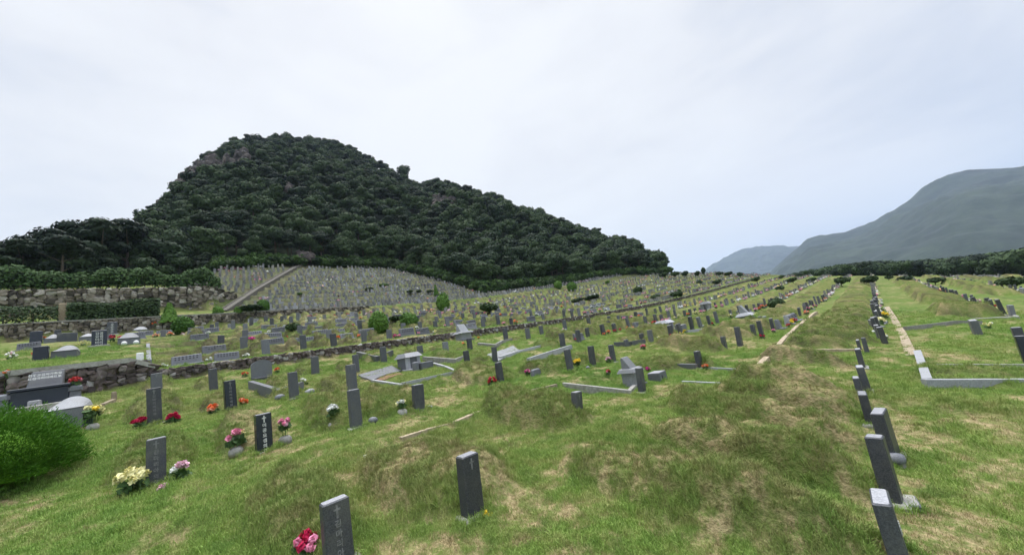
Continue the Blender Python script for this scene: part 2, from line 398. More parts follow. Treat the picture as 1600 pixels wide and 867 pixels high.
# ------------------------------------------------------------------ geometry-node scatter for what nobody could count
def scatter(name, pts, rot, scl, var, sources, label, attr=None, attr2=None):
    me = bpy.data.meshes.new(name); me.vertices.add(len(pts)); me.vertices.foreach_set('co', np.asarray(pts, np.float32).ravel()); me.update()
    for an, tp, data in (('rot', 'FLOAT_VECTOR', rot), ('scl', 'FLOAT', scl), ('var', 'INT', var)) + ((('mound', 'FLOAT', attr), ('straw', 'FLOAT', attr2)) if attr is not None else ()):
        A = me.attributes.new(an, tp, 'POINT')
        A.data.foreach_set('vector' if tp == 'FLOAT_VECTOR' else 'value', np.asarray(data, np.int32 if tp == 'INT' else np.float32).ravel())
    o = link(name, me); tag(o, label, kind='stuff')
    ng = bpy.data.node_groups.new(name, 'GeometryNodeTree')
    ng.interface.new_socket('Geometry', in_out='INPUT', socket_type='NodeSocketGeometry'); ng.interface.new_socket('Geometry', in_out='OUTPUT', socket_type='NodeSocketGeometry')
    N = ng.nodes.new; Lk = ng.links.new; gi = N('NodeGroupInput'); go = N('NodeGroupOutput'); jn = N('GeometryNodeJoinGeometry')
    def na(nm, tp):
        q = N('GeometryNodeInputNamedAttribute'); q.data_type = tp; q.inputs['Name'].default_value = nm; return q.outputs['Attribute']
    rt, sc, va = na('rot', 'FLOAT_VECTOR'), na('scl', 'FLOAT'), na('var', 'INT')
    for k, src in enumerate(sources):
        so = bpy.data.objects.new(name + '_form', src)
        oi = N('GeometryNodeObjectInfo'); oi.inputs['Object'].default_value = so; oi.inputs['As Instance'].default_value = True
        ip = N('GeometryNodeInstanceOnPoints'); cp = N('FunctionNodeCompare'); cp.data_type = 'INT'; cp.operation = 'EQUAL'
        ia = [i for i in cp.inputs if i.enabled and i.type == 'INT']
        Lk(va, ia[0]); ia[1].default_value = k; Lk(cp.outputs[0], ip.inputs['Selection'])
        e2r = N('FunctionNodeEulerToRotation'); Lk(rt, e2r.inputs[0]); Lk(e2r.outputs[0], ip.inputs['Rotation'])
        Lk(sc, ip.inputs['Scale']); Lk(gi.outputs[0], ip.inputs['Points']); Lk(oi.outputs['Geometry'], ip.inputs['Instance'])
        Lk(ip.outputs[0], jn.inputs[0])
    Lk(jn.outputs[0], go.inputs[0])
    md = o.modifiers.new('scatter', 'NODES'); md.node_group = ng
    return o
ORD = ['', 'first', 'second', 'third', 'fourth', 'fifth', 'sixth', 'seventh', 'eighth', 'ninth', 'tenth', 'eleventh', 'twelfth', 'thirteenth', 'fourteenth', 'fifteenth', 'sixteenth', 'seventeenth', 'eighteenth', 'nineteenth']
TENS = {2: 'twent', 3: 'thirt', 4: 'fort', 5: 'fift', 6: 'sixt', 7: 'sevent', 8: 'eight', 9: 'ninet'}
def ordn(n):
    if n < 20: return ORD[n]
    t, u = divmod(n, 10)
    if t > 9: return '%dth' % n
    return TENS[t] + ('ieth' if u == 0 else 'y-' + ORD[u])

# ================================================================== LARGE STRUCTURE IS BUILT AFTER THE MOUNDS ARE KNOWN: first the list of graves
# near headstones: photo point of the foot, height, width, material, tilt (roll about X, pitch about Y, degrees), inscription, label
NEAR = [
 (531, 884, .84, .33, 'dark_granite', (0, 0), 'cross+text_faint', 'dark granite headstone with a pale cross, cut by the bottom edge, red flower beside it', .9),
 (739, 804, .80, .30, 'dark_granite', (-1, 2), 'cross_faint', 'dark headstone on a crumbling concrete footing with a yellow flower at its foot', .9),
 (244, 757, .86, .36, 'dark_granite', (1, 0), 'cross+text_faint', 'dark headstone between yellow flowers and pale pink flowers', .9),
 (413, 706, .82, .33, 'black_granite', (1, 0), 'cross+text', 'black headstone with bright white vertical inscription between two pink bouquets in stone vases', .9),
 (557, 668, .80, .30, 'grey_dark', (0, 0), '', 'plain dark grey headstone with a round stone vase on either side', .9),
 (655, 643, .60, .27, 'dark_granite', (-3, 2), '', 'short dark headstone leaning right beside a white flower spray', .9),
 (904, 659, .66, .27, 'dark_granite', (-5, 5), 'cross_faint', 'leaning dark headstone at the end of a shaggy turf mound', .9),
 (242, 662, .80, .32, 'dark_granite', (1, 0), 'cross+text_faint', 'dark headstone between two crimson bouquets', .9),
 (245, 612, .70, .30, 'grey_dark', (1, 0), 'cross_faint', 'grey headstone directly behind the one with crimson bouquets', .7),
 (361, 643, .72, .30, 'black_granite', (1, 0), 'cross+text_faint', 'black headstone between two orange bouquets with a small yellow pot in front', .8),
 (334, 610, .62, .30, 'grey_dark', (1, 0), '', 'plain grey headstone on the grass below the rubble wall, left of the rounded stone', .7),
 (551, 612, .80, .30, 'grey_dark', (0, 0), 'cross_faint', 'tall grey headstone standing just behind the plain dark one', .8),
 (460, 622, .66, .28, 'grey_dark', (0, 0), '', 'dark grey headstone with white flowers in front of a kerbed grave', .6),
 (493, 585, .52, .26, 'grey_dark', (0, 0), '', 'small grey headstone alone on the grass between orange flowers and white tomb', .7),
 (557, 580, .52, .26, 'grey_dark', (0, 0), '', 'small grey headstone left of the dark kerbed mound by the rubble wall', .6),
 (600, 566, .50, .27, 'grey_dark', (0, 0), '', 'grey headstone at the end of the dark kerbed mound by the rubble wall', 0),
 (657, 553, .42, .26, 'grey_dark', (0, 0), '', 'grey headstone half hidden behind the white roofed tomb', .5),
 (697, 549, .42, .27, 'grey_granite', (0, 0), '', 'small grey headstone right behind the white roofed tomb', .5),
 (735, 547, .50, .24, 'dark_granite', (0, 0), '', 'thin dark headstone in front of the stele with the slanted white top', .4),
 (731, 571, .52, .25, 'dark_granite', (0, 0), '', 'dark headstone at the corner of a kerbed mound with a small red flower', 0),
 (774, 566, .55, .22, 'dark_granite', (-3, 2), '', 'narrow dark headstone leaning beside the white paved grave', .5),
 (783, 600, .66, .24, 'dark_granite', (-1, 1), '', 'dark headstone between a dark red bouquet and cream flowers', .8),
 (892, 581, .60, .24, 'dark_granite', (-1, 0), '', 'dark headstone with a bright yellow bouquet on its right', .8),
 (927, 572, .56, .23, 'dark_granite', (-3, 2), '', 'dark headstone right of the yellow bouquet, small stone at its foot', .8),
 (959, 566, .48, .22, 'dark_granite', (-2, 1), '', 'dark headstone behind a pale pink bouquet left of the tall monument', .7),
 (880, 542, .50, .22, 'dark_granite', (-2, 1), '', 'dark headstone alone above the yellow bouquet', .7),
 (905, 535, .47, .22, 'dark_granite', (-2, 1), '', 'dark headstone, middle one of three set close together on a mound edge', .6),
 (919, 526, .42, .21, 'dark_granite', (-2, 1), '', 'dark headstone, furthest back of three set close together on a mound edge', .6),
 (826, 530, .45, .24, 'grey_dark', (-1, 0), '', 'grey headstone below the far end of the rubble wall, first of a pair', .6),
 (847, 523, .40, .22, 'grey_dark', (-1, 0), '', 'grey headstone below the far end of the rubble wall, second of a pair', .6),
 (1004, 533, .36, .20, 'dark_granite', (-1, 1), '', 'small dark headstone behind a rose pink bouquet above the monument', .5),
 (1018, 534, .44, .22, 'grey_dark', (-2, 1), '', 'dark grey headstone left of a pale yellow spray above the monument', .6),
 (980, 541, .28, .20, 'grey_dark', (0, 0), '', 'very low dark headstone on a kerb line behind the monument', 0),
 (1004, 613, .60, .24, 'dark_granite', (-4, 3), '', 'leaning dark headstone in front of the tall grey monument', 0),
 (1134, 549, .46, .20, 'dark_granite', (-3, 2), '', 'dark headstone at the end of the shaggy brown mound', 1.1),
 (1157, 540, .60, .21, 'dark_granite', (-4, 3), '', 'tall dark headstone leaning, on a small concrete pad', 0),
 (1179, 525, .46, .20, 'dark_granite', (-3, 2), '', 'dark headstone just below the white altar tomb', 0),
 (1094, 575, .52, .22, 'dark_granite', (-2, 2), '', 'dark headstone beside orange flowers at the end of a flowered mound', .8),
 (952, 515, .35, .20, 'dark_granite', (-2, 1), '', 'dark headstone behind coral flowers at the end of a dark kerb', .5),
 (1409, 882, .82, .25, 'dark_granite', (-4, 0), 'swirl', 'dark headstone with bright white top cut by the bottom edge of the photo', .9),
 (1396, 784, .84, .24, 'dark_granite', (-4, 1), '', 'tall dark headstone leaning beside a flat grey plaque', .9),
 (1394, 713, .76, .24, 'dark_granite', (-2, 1), '', 'dark headstone with a round grey stone vase at its foot', .9),
 (1360, 660, .60, .22, 'dark_granite', (-3, 2), '', 'dark headstone with white top, fourth from the front in the long row', .9),
 (1346, 622, .52, .21, 'dark_granite', (-5, 2), '', 'dark headstone with white top, fifth from the front in the long row', .9),
 (1356, 612, .58, .20, 'dark_granite', (-3, 0), '', 'dark headstone without white top beside the fifth of the long row', 0),
 (1348, 574, .50, .20, 'dark_granite', (-3, 2), '', 'dark headstone at the stone strip crossing the long row', .9),
 (1344, 546, .40, .20, 'dark_granite', (-3, 2), '', 'small dark headstone just above the stone strip in the long row', .8),
 (1355, 550, .46, .20, 'dark_granite', (-6, 2), '', 'dark headstone slumped against its neighbour in the long row', 0),
 (1604, 558, .55, .24, 'dark_granite', (-4, 2), '', 'dark headstone standing at the right edge of the photo', 0),
 (1610, 572, .45, .24, 'black_granite', (-4, 2), '', 'black headstone below the one at the right edge of the photo', 0),
]
TOPS = [(780, 50), (711, 38), (684, 32), (646, 28), (609, 21), (601, 20), (613, 19), (606, 23), (583, 18), (594, 20), (576, 14), (570, 17), (581, 16), (557, 13), (554, 11), (542, 11), (540, 10), (534, 10), (529, 9), (548, 10), (542, 9), (566, 12), (546, 11), (541, 11), (539, 9), (521, 9), (516, 8), (512, 7), (513, 8), (509, 7), (521, 8), (516, 9), (532, 8), (575, 13), (526, 9), (511, 11), (507, 9), (549, 11), (502, 7), (778, 35), (683, 28), (642, 24), (614, 17), (590, 16), (572, 15), (545, 14), (531, 11), (528, 10), (512, 22), (525, 20)]   # photo height of each stone's top and its silhouette width
for n_, p_ in enumerate(NEAR):
    P_ = at(p_[0], p_[1]); ty, wx = TOPS[n_]; H_ = .3
    while H_ < 1.2 and project(P_ + Vector((0, 0, H_)))[1] > ty: H_ += .01
    W_ = .10
    def _wid(w):
        q = [project(P_ + Vector((sx * (H_ * .19 + .03) / 2, sy * w / 2, H_ * .8)))[0] for sx in (-1, 1) for sy in (-1, 1)]
        return max(q) - min(q)
    while W_ < .42 and _wid(W_) < wx: W_ += .01
    NEAR[n_] = (P_, H_, max(W_, .17)) + p_[4:]
    if p_[8] > 0:
        MOUNDS.append((P_.x - 1.25 * p_[8] - .1, P_.y, .32 * min(1, p_[8] + .1) * (1.35 if P_.x > -1.2 else 1), 1.15 * p_[8], (.36 if P_.x > -1.2 else .52) * min(1, p_[8] + .1)))
# mounds of turf with no headstone of their own in sight
for px, py, h, lx, ly in ((830, 655, .50, 1.3, .6), (1165, 728, .50, 1.2, .42), (1150, 655, .36, 1.1, .40), (1000, 760, .26, 1.1, .40), (1270, 622, .22, 1.1, .45), (1085, 546, .52, 1.2, .5), (760, 590, .30, 1.2, .55), (932, 599, .48, .9, .42), (1060, 572, .28, 1.1, .45),
                          (690, 740, .30, 1.2, .6), (1120, 790, .22, 1.3, .6), (600, 640, .30, 1.0, .6), (520, 640, .22, .9, .6), (1000, 700, .12, 1.2, .8), (1500, 640, .12, 1.5, .5), (1520, 585, .16, 1.2, .35), (1520, 600, .10, 1.2, .3), (590, 563, .30, .9, .5), (700, 562, .25, .9, .5), (445, 600, .25, .8, .5)):
    q = at(px, py); MOUNDS.append((q.x, q.y, h, lx, ly))
_m = [at(990, 601), at(1028, 590)]; MOUNDS = [q for q in MOUNDS if all(math.hypot(q[0] - p.x, q[1] - p.y) > 1.15 for p in _m)]
NEARXY = [(p[0].x, p[0].y) for p in NEAR]
TOMBXY = []     # filled by the tombs below, in photo points
for px, py in ((60, 630), (100, 662), (644, 577), (992, 600), (1028, 590), (1040, 515), (1170, 500), (1105, 485), (725, 528), (408, 592), (95, 556), (200, 538), (130, 532), (215, 522), (1150, 590), (1500, 580), (640, 588), (840, 556), (780, 556), (790, 540), (1530, 505), (835, 590)):
    q = at(px, py); TOMBXY.append((q.x, q.y))

# graves of the field: rows run along Y; every row and plot is laid out by rule, then thinned and jittered
FIELD = []   # dict(x, y, row key, kind, h, w)
def clear(x, y, d=1.15):
    return all((x - a) ** 2 + ((y - b) * 1.0) ** 2 > d * d for a, b in NEARXY) and all(abs(x - a) > 1.6 or abs(y - b) > 1.5 for a, b in TOMBXY)
def add_row(zone, rk, a, b0, b1, pitch, miss, kinds, mound=0, fl=.35):
    y = b0 + random.uniform(0, pitch)
    while y < b1:
        x = -a + random.uniform(-.12, .12)
        az = math.degrees(math.atan2(x, y)); r = math.hypot(x, y)
        if -103 < az < 13 and r < hill_r0(az) - 1.5 and random.random() > miss:
            ok = True
            if zone == 'below' and az < -12 and r < 20: ok = False
            if zone == 'long' and r < 14: ok = False
            if ok and clear(x, y) and inview((x, y, gz(x, y)), 10):
                FIELD.append(dict(x=x, y=y, zone=zone, row=rk, kind=random.choices(list(kinds), list(kinds.values()))[0], r=r, fl=random.random() < fl, seed=random.random()))
                if mound and r < 100 and all(abs(x - 1.35 - a_) > 2.4 or abs(y - b_) > 1.9 for a_, b_ in TOMBXY): MOUNDS.append((x - 1.35, y, mound * random.uniform(.8, 1.4), 1.15, .40))
        y += pitch * random.uniform(.85, 1.2)
for k, a in enumerate((4.1, 7.8, 11.6, 15.3)): add_row('below', k, a, 6, 126, 1.35, .06, {'post': .85, 'slab': .15}, .42, .72)
add_row('long', 0, .43, 12, 126, 1.35, .06, {'post': .92, 'slab': .08}, .42, .95)
for k, a in enumerate((-4.2, -8.2, -12.2, -16.2, -20.2, -24.2, -28.2, -32.2, -36.2, -40.2)): add_row('low', k, a, 8.5 + k * .4, 132, 1.55, .08, {'post': .6, 'slab': .2, 'frame': .2}, .60, .72)
for k in range(8):
    a = 20.3 + 3.2 * k
    add_row('above', k, a, 1.2 if a < 36 else -3, 126, 1.3, .10, {'post': .42, 'slab': .58} if k < 5 else {'post': .75, 'slab': .25}, .36, .5)
    if a > 30: add_row('side', k, a, -30, .2 if a < 36 else -4, 2.6, .35, {'post': .5, 'slab': .5}, 0, .4)
for k in range(17):
    a = 46.2 + 2.0 * k
    add_row('steep', k, a, max(7.5, 7.6 + (a - 50) * .574), 118, .66, .05, {'post': 1}, 0, .1)
for k in range(11): add_row('terrace', k, 57.5 + 2 * k, 4.2, 4.8 + (7.5 + 2 * k) * .574, .7, .08, {'post': 1}, 0, .1)

# ------------------------------------------------------------------ ground: one polar sheet out to the horizon
def polar(az0, az1, daz, rr):
    A = np.radians(np.arange(az0, az1 + daz * .5, daz)) if np.isscalar(daz) else np.radians(daz)
    R, T = np.meshgrid(rr, A, indexing='ij'); x = (R * np.sin(T)); y = (R * np.cos(T)); n, m = R.shape
    i = np.arange(n - 1)[:, None] * m + np.arange(m - 1)[None, :]
    F = np.stack([i, i + m, i + m + 1, i + 1], -1).reshape(-1, 4)
    return x.ravel(), y.ravel(), F
def build_ground():
    azs = np.concatenate([np.arange(-180, -112, 2.0), np.arange(-112, 20, .24), np.arange(20, 180.1, 2.0)])
    rr = [.35]
    while rr[-1] < 160: rr.append(rr[-1] * 1.0095 + .004)
    while rr[-1] < 8600: rr.append(rr[-1] * 1.09)
    x, y, F = polar(0, 0, azs, np.array(rr))
    # the grid has a hole at the viewer's feet: pull the first ring in to close it
    z = ground_base(x, y); mh = mound_h(x, y); r = np.hypot(x, y)
    z = z + mh + fbm(x * 3.1, y * 3.1, 3, 44) * .06 * (1 + 1.3 * (mh > .05)) * (1 - sm(r, 25, 60))
    far = sm(r, 400, 900); z = z * (1 - far) - 40 * far
    F = F[:, ::-1]
    me = np_mesh('ground', np.stack([x, y, z], 1), F, [M['turf']], smooth=True)
    a = -x
    e = .12
    sl = np.abs(ground_base(x + e, y) - ground_base(x - e, y)) / (2 * e)
    bank = sm(sl, .42 + .45 * (a > 46), .8 + .6 * (a > 46)) * (1 - sm(r, 400, 500)) * (a < 80)
    gx = np.abs(mound_h(x, y + .07) - mound_h(x, y - .07)) / .14
    flank = sm(gx, .30, .9) * sm(r, 6, 12) * (1 - sm(r, 100, 140)) * (.45 + .55 * (fbm(x * 1.7, y * 1.7, 2, 31) > -.05))
    bank = np.maximum(bank, .75 * flank)
    az = np.degrees(np.arctan2(x, y))
    stony = sm(a, 45.5, 48) * sm(y, 5, 8) * (1 - sm(r, 160, 200)) * .9 + .5 * sm(a, 20, 36) * sm(y, 40, 80) * (1 - sm(r, 160, 200))
    for nm, d in (('mound', np.clip(mh / .3, 0, 1)), ('bank', bank), ('straw', straw_f(x, y) * (1 - sm(r, 300, 400))), ('stony', np.clip(stony, 0, 1))):
        A = me.attributes.new(nm, 'FLOAT', 'POINT'); A.data.foreach_set('value', d.astype(np.float32))
    tag(link('ground', me), kind='structure')
build_ground()
def build_hill():
    rr = np.concatenate([np.arange(0, 1.001, .012), np.arange(1.04, 2.2, .06)])
    azs = np.arange(-148, -19.4, .5)
    T, A = np.meshgrid(rr, np.radians(azs), indexing='ij'); d = np.degrees(A)
    r0 = hill_r0(d) - 1.5; rc = np.interp(d, HC[:, 0], HC[:, 1]); R = r0 + T * (rc - r0)
    x, y = R * np.sin(A), R * np.cos(A); z = hill_z(x, y) + fbm(x * .3, y * .3, 2, 3) * .8
    n, m = R.shape; i = np.arange(n - 1)[:, None] * m + np.arange(m - 1)[None, :]
    F = np.stack([i, i + 1, i + m + 1, i + m], -1).reshape(-1, 4)
    mt, nt, bs = new_mat('hill_floor'); c = ramp(nt, noise(nt, .5, 5, .6, pos(nt)), [(.35, (.010, .020, .009)), (.65, (.026, .038, .015))])
    nt.links.new(c, bs.inputs['Base Color']); bs.inputs['Roughness'].default_value = 1
    tag(link('hill', np_mesh('hill', np.stack([x.ravel(), y.ravel(), z.ravel()], 1), F, [mt], smooth=True)), kind='structure')
build_hill()
def build_mountain(dist, tab, depth, seed):
    azs = np.arange(tab[0][0], tab[-1][0], .12); t = np.concatenate([np.linspace(-1, 0, 70), np.linspace(.03, 1, 20)])
    T, A = np.meshgrid(t, np.radians(azs), indexing='ij'); d = np.degrees(A)
    el = np.interp(d, [q[0] for q in tab], [q[1] for q in tab]); H = dist * np.tan(np.radians(el)) + CAMH + 45
    R = dist + T * depth; x, y = R * np.sin(A), R * np.cos(A)
    s = np.where(T < 0, 1 + T, 1 - T) ** .85
    k = np.clip(1 - np.abs(T) * 1.0, 0, 1)
    z = -45 + H * s + fbm(x * 2.2 / dist * 4, y * 2.2 / dist * 4, 5, seed) * H * .34 * np.clip(-T * 4, 0, 1) * k + fbm(x * .02, y * .02, 3, seed + 5) * dist * .0045
    n, m = R.shape; i = np.arange(n - 1)[:, None] * m + np.arange(m - 1)[None, :]
    F = np.stack([i, i + 1, i + m + 1, i + m], -1).reshape(-1, 4)
    mt, nt, bs = new_mat('mountain_woods'); P = pos(nt)
    f = mathn(nt, 'ADD', mathn(nt, 'MULTIPLY', noise(nt, .006, 5, .6, P), .5), mathn(nt, 'MULTIPLY', noise(nt, .07, 4, .7, P), .5))
    c = ramp(nt, f, [(.38, (.006, .013, .011)), (.5, (.014, .026, .018)), (.62, (.030, .046, .027))])
    nt.links.new(c, bs.inputs['Base Color']); bs.inputs['Roughness'].default_value = 1
    tag(link('mountain', np_mesh('mountain', np.stack([x.ravel(), y.ravel(), z.ravel()], 1), F, [mt], smooth=True)), kind='structure')
build_mountain(2600, [(-14, 0), (-11, 1.6), (-9.5, 3.0), (-8, 4.0), (-6.6, 4.9), (-5.6, 5.5), (-4.6, 6.1), (-3.6, 6.2), (-2, 6.0), (-.6, 5.9), (1.2, 6.2), (3.3, 6.9), (5, 7.8), (6.6, 8.7), (7.6, 8.9), (9, 8.6), (10, 8.3), (11.7, 7.6), (16, 7.0), (30, 5.5), (60, 2)], 1500, 3)
build_mountain(5000, [(-22, 0), (-18.5, 3.6), (-17.2, 4.8), (-16, 5.5), (-14, 6.3), (-12.6, 6.7), (-11, 6.95), (-8.5, 6.6), (-5.8, 5.6), (0, 4)], 1700, 13)

# ------------------------------------------------------------------ rubble retaining walls
_ico = None
def ico():
    global _ico
    if _ico is None:
        import bmesh
        bm = bmesh.new(); bmesh.ops.create_icosphere(bm, subdivisions=2, radius=1)
        _ico = (np.array([v.co[:] for v in bm.verts]), np.array([[v.index for v in f.verts] for f in bm.faces])); bm.free()
    return _ico
def rocks(name, C, Sz, mat, squash=.75, parent=None, rotz=None):
    """many angular stones merged as the masonry of ONE wall (or outcrop)"""
    V0, F0 = ico(); n = len(C); nv = len(V0)
    D = np.sign(V0) * np.abs(V0) ** .62; D /= np.abs(D).max()
    V = np.repeat(D[None], n, 0)
    V = V * (1 + RNG.uniform(-.22, .22, (n, nv, 1)))
    th = RNG.uniform(-.35, .35, n) + (0 if rotz is None else rotz); a2 = RNG.uniform(-.35, .35, n)
    c, s = np.cos(a2)[:, None], np.sin(a2)[:, None]      # tumble about X
    V = V * np.asarray(Sz)[:, None, :]
    V = np.stack([V[..., 0], V[..., 1] * c - V[..., 2] * s, V[..., 1] * s + V[..., 2] * c], -1)
    c, s = np.cos(th)[:, None], np.sin(th)[:, None]
    V = np.stack([V[..., 0] * c - V[..., 1] * s, V[..., 0] * s + V[..., 1] * c, V[..., 2]], -1) + np.asarray(C)[:, None, :]
    F = (F0[None] + (np.arange(n) * nv)[:, None, None]).reshape(-1, 3)
    me = np_mesh(name, V.reshape(-1, 3), F, [M[mat]])
    A = me.attributes.new('shade', 'FLOAT', 'POINT'); A.data.foreach_set('value', np.repeat(RNG.uniform(0, 1, n) ** 1.2, nv).astype(np.float32))
    return link(name, me, parent)
def wall(name, a, b0, b1, zlo, zhi, size, mat, label, cap=None, backcol='soil'):
    """a rubble wall along Y at x = -a, facing downhill; zlo(b), zhi(b) its foot and top"""
    root = empty(name, (-a, b0, zlo(b0)), 0, label, 'retaining wall'); o = Vector(root.location)
    C, Z = [], []; b = b0
    while b < b1:
        w = size * random.uniform(.7, 1.35) ; z = zlo(b) - size * .2
        while z < zhi(b) - size * .15:
            s = size * random.uniform(.65, 1.3) * (.55 + .45 * random.random())
            h = min(s, zhi(b) - z) ; h = max(h, size * .3)
            C.append((-a + random.uniform(-.14, .14) * size - o.x, b + random.uniform(-.2, .2) * size - o.y, z + h / 2 - o.z)); Z.append((size * .38, w * .54, h * .56)); z += h * .92
        b += w * .92
    rocks('masonry', C, Z, mat, parent=root)
    mb = MB(); k = b0
    while k < b1:
        e = min(k + 2.5, b1)
        p = [(-a - .25, k, zlo(k) - .3), (-a - .02, k, zlo(k) - .3), (-a - .02, k, zhi(k) - .04), (-a - .25, k, zhi(k) - .04)]
        q = [(-a - .25, e, zlo(e) - .3), (-a - .02, e, zlo(e) - .3), (-a - .02, e, zhi(e) - .04), (-a - .25, e, zhi(e) - .04)]
        mb.add([Vector(t) - o for t in p + q], [(0, 1, 5, 4), (1, 2, 6, 5), (2, 3, 7, 6), (3, 0, 4, 7), (0, 3, 2, 1), (4, 5, 6, 7)]); k = e
    mb.obj('backing', [M[backcol]], root)
    if cap:
        mb = MB(); k = b0; w, h, m = cap
        while k < b1:
            e = min(k + 1.6, b1)
            V = [Vector((-a + sx, t, zhi(t) + dz)) - o for t in (k + .006, e) for sx, dz in ((-w + .1, -.03), (.1, -.03), (.1, h), (-w + .1, h))]
            mb.add(V, [(0, 1, 5, 4), (1, 2, 6, 5), (2, 3, 7, 6), (3, 0, 4, 7), (0, 3, 2, 1), (4, 5, 6, 7)]); k = e
        mb.obj('coping', [M[m]], root)
    return root
gb = lambda a: (lambda b: gz(-a, b))
wall('rubble_wall', 19.2, .35, 100, gb(19.0), lambda b: gz(-19.36, b) + .02, .19, 'rubble_dark', 'low dark rubble wall running across the whole slope below the grey slabs', None)
wall('capped_wall', 19.2, -34, .25, gb(19.0), lambda b: gz(-19.36, b) + .02, .27, 'rubble_dark', 'tall dark stone wall with concrete coping behind the black family tomb', (.34, .14, 'concrete'))
wall('boulder_wall', 45.05, -48, 20, gb(44.8), lambda b: gz(-45.3, b) + .12, .30, 'rubble', 'pale rubble wall below the two clipped dark hedges', (.35, .07, 'concrete'))
wall('high_stone_wall', 55.0, -60, 8.0, gb(54.7), lambda b: gz(-55.3, b), .52, 'rubble', 'high boulder wall under the long ragged hedge')
# side end of the capped wall, running uphill, and the small white marker on it
def side_wall():
    root = empty('side_wall', (-19.5, .2, gz(-19.5, 0)), 0, 'concrete kerb climbing the slope at the end of the capped stone wall', 'kerb'); o = Vector(root.location)
    mb = MB(); a = 19.45
    while a < 29:
        e = a + 1.2; V = [Vector((-t, yy, gz(-t, -.25) + dz)) - o for t in (a, e - .01) for yy, dz in ((.02, -.5), (.16, -.5), (.16, .03), (.02, .03))]
        mb.add(V, [(0, 1, 5, 4), (1, 2, 6, 5), (2, 3, 7, 6), (3, 0, 4, 7), (0, 3, 2, 1), (4, 5, 6, 7)]); a = e
    mb.obj('kerb_stone', [M['grey_granite']], root)
side_wall()
mb = MB(); mb.box((0, 0, -.1), (.05, .20, .42), bev=.02); q = Vector((-19.6, -.15, gz(-19.6, -.3)))
tag(mb.obj('marker_board', [M['paper']], loc=q), 'small plain white marker board at the corner of the capped wall', 'marker')
# ramp climbing beside the steep graves
def ramp_path():
    P = [Vector((-50, 6.0, 0)), Vector((-58, 10.5, 0)), Vector((-67, 15.5, 0)), Vector((-77, 21.5, 0))]
    pts = [P[i].lerp(P[i + 1], t / 6) for i in range(3) for t in range(6)] + [P[-1]]
    PZ = [gz(p.x, p.y) + (.35 if i else .15) for i, p in enumerate(P)]
    mb = MB(); kb = MB()
    for A, B in zip(pts, pts[1:]):
        d = (B - A).normalized(); s = Vector((-d.y, d.x, 0))
        def pt(p, k, h): v = p + s * k; return Vector((v.x, v.y, float(np.interp(-p.x, [-P[0].x, -P[1].x, -P[2].x, -P[3].x], PZ)) + h))
        mb.add([pt(A, -.35, 0), pt(A, .35, 0), pt(B, .35, 0), pt(B, -.35, 0)], [(0, 1, 2, 3)])
        for sgn in (-1, 1):
            V = [pt(p, sgn * w, h) for p in (A, B) for w, h in ((.35, -1.4), (.47, -1.4), (.47, .10), (.35, .10))]
            kb.add(V, [(0, 1, 5, 4), (1, 2, 6, 5), (2, 3, 7, 6), (3, 0, 4, 7), (0, 3, 2, 1), (4, 5, 6, 7)])
    root = empty('ramp_path', (0, 0, 0), 0, 'grey ramp path with kerbs climbing diagonally past the steep graves', 'path')
    mb.obj('path_surface', [M['gravel_path']], root); kb.obj('kerb', [M['gravel_path']], root)
ramp_path()

# ------------------------------------------------------------------ inscriptions
def text_mesh(name, body, size, mat, spacing=1.0):
    cu = bpy.data.curves.new(name, 'FONT'); cu.body = body; cu.size = size; cu.align_x = 'CENTER'; cu.align_y = 'TOP'
    cu.space_line = spacing; cu.extrude = .0015; cu.offset = .0018
    t = bpy.data.objects.new(name, cu); COL.objects.link(t); dg = bpy.context.evaluated_depsgraph_get()
    me = bpy.data.meshes.new_from_object(t.evaluated_get(dg)); bpy.data.objects.remove(t); bpy.data.curves.remove(cu)
    me.name = name; me.materials.clear(); me.materials.append(M[mat]); return me
# letters lie in local XY; turn them so they stand on a +X face reading upright
STAND = (math.pi / 2, 0, math.pi / 2)
VERT = '\n'.join('이공요셉의묘'); VERT2 = '\n'.join('김마리아의묘')
TM = {'text': text_mesh('inscription', VERT, .070, 'letter', 1.22), 'text_faint': text_mesh('inscription', VERT2, .066, 'faint_letter', 1.25)}
def cross_mesh(mat):
    mb = MB(); mb.box((0, 0, -.115), (.004, .018, .115)); mb.box((0.0005, 0, -.048), (.0045, .062, .017)); return mb.mesh('cross', [M[mat]])
CRM = {'': cross_mesh('letter'), '_faint': cross_mesh('faint_letter')}
granite('grey_dark', (.060, .064, .072), (.125, .13, .142), .55, 70, .45, (.15, .15, .12))

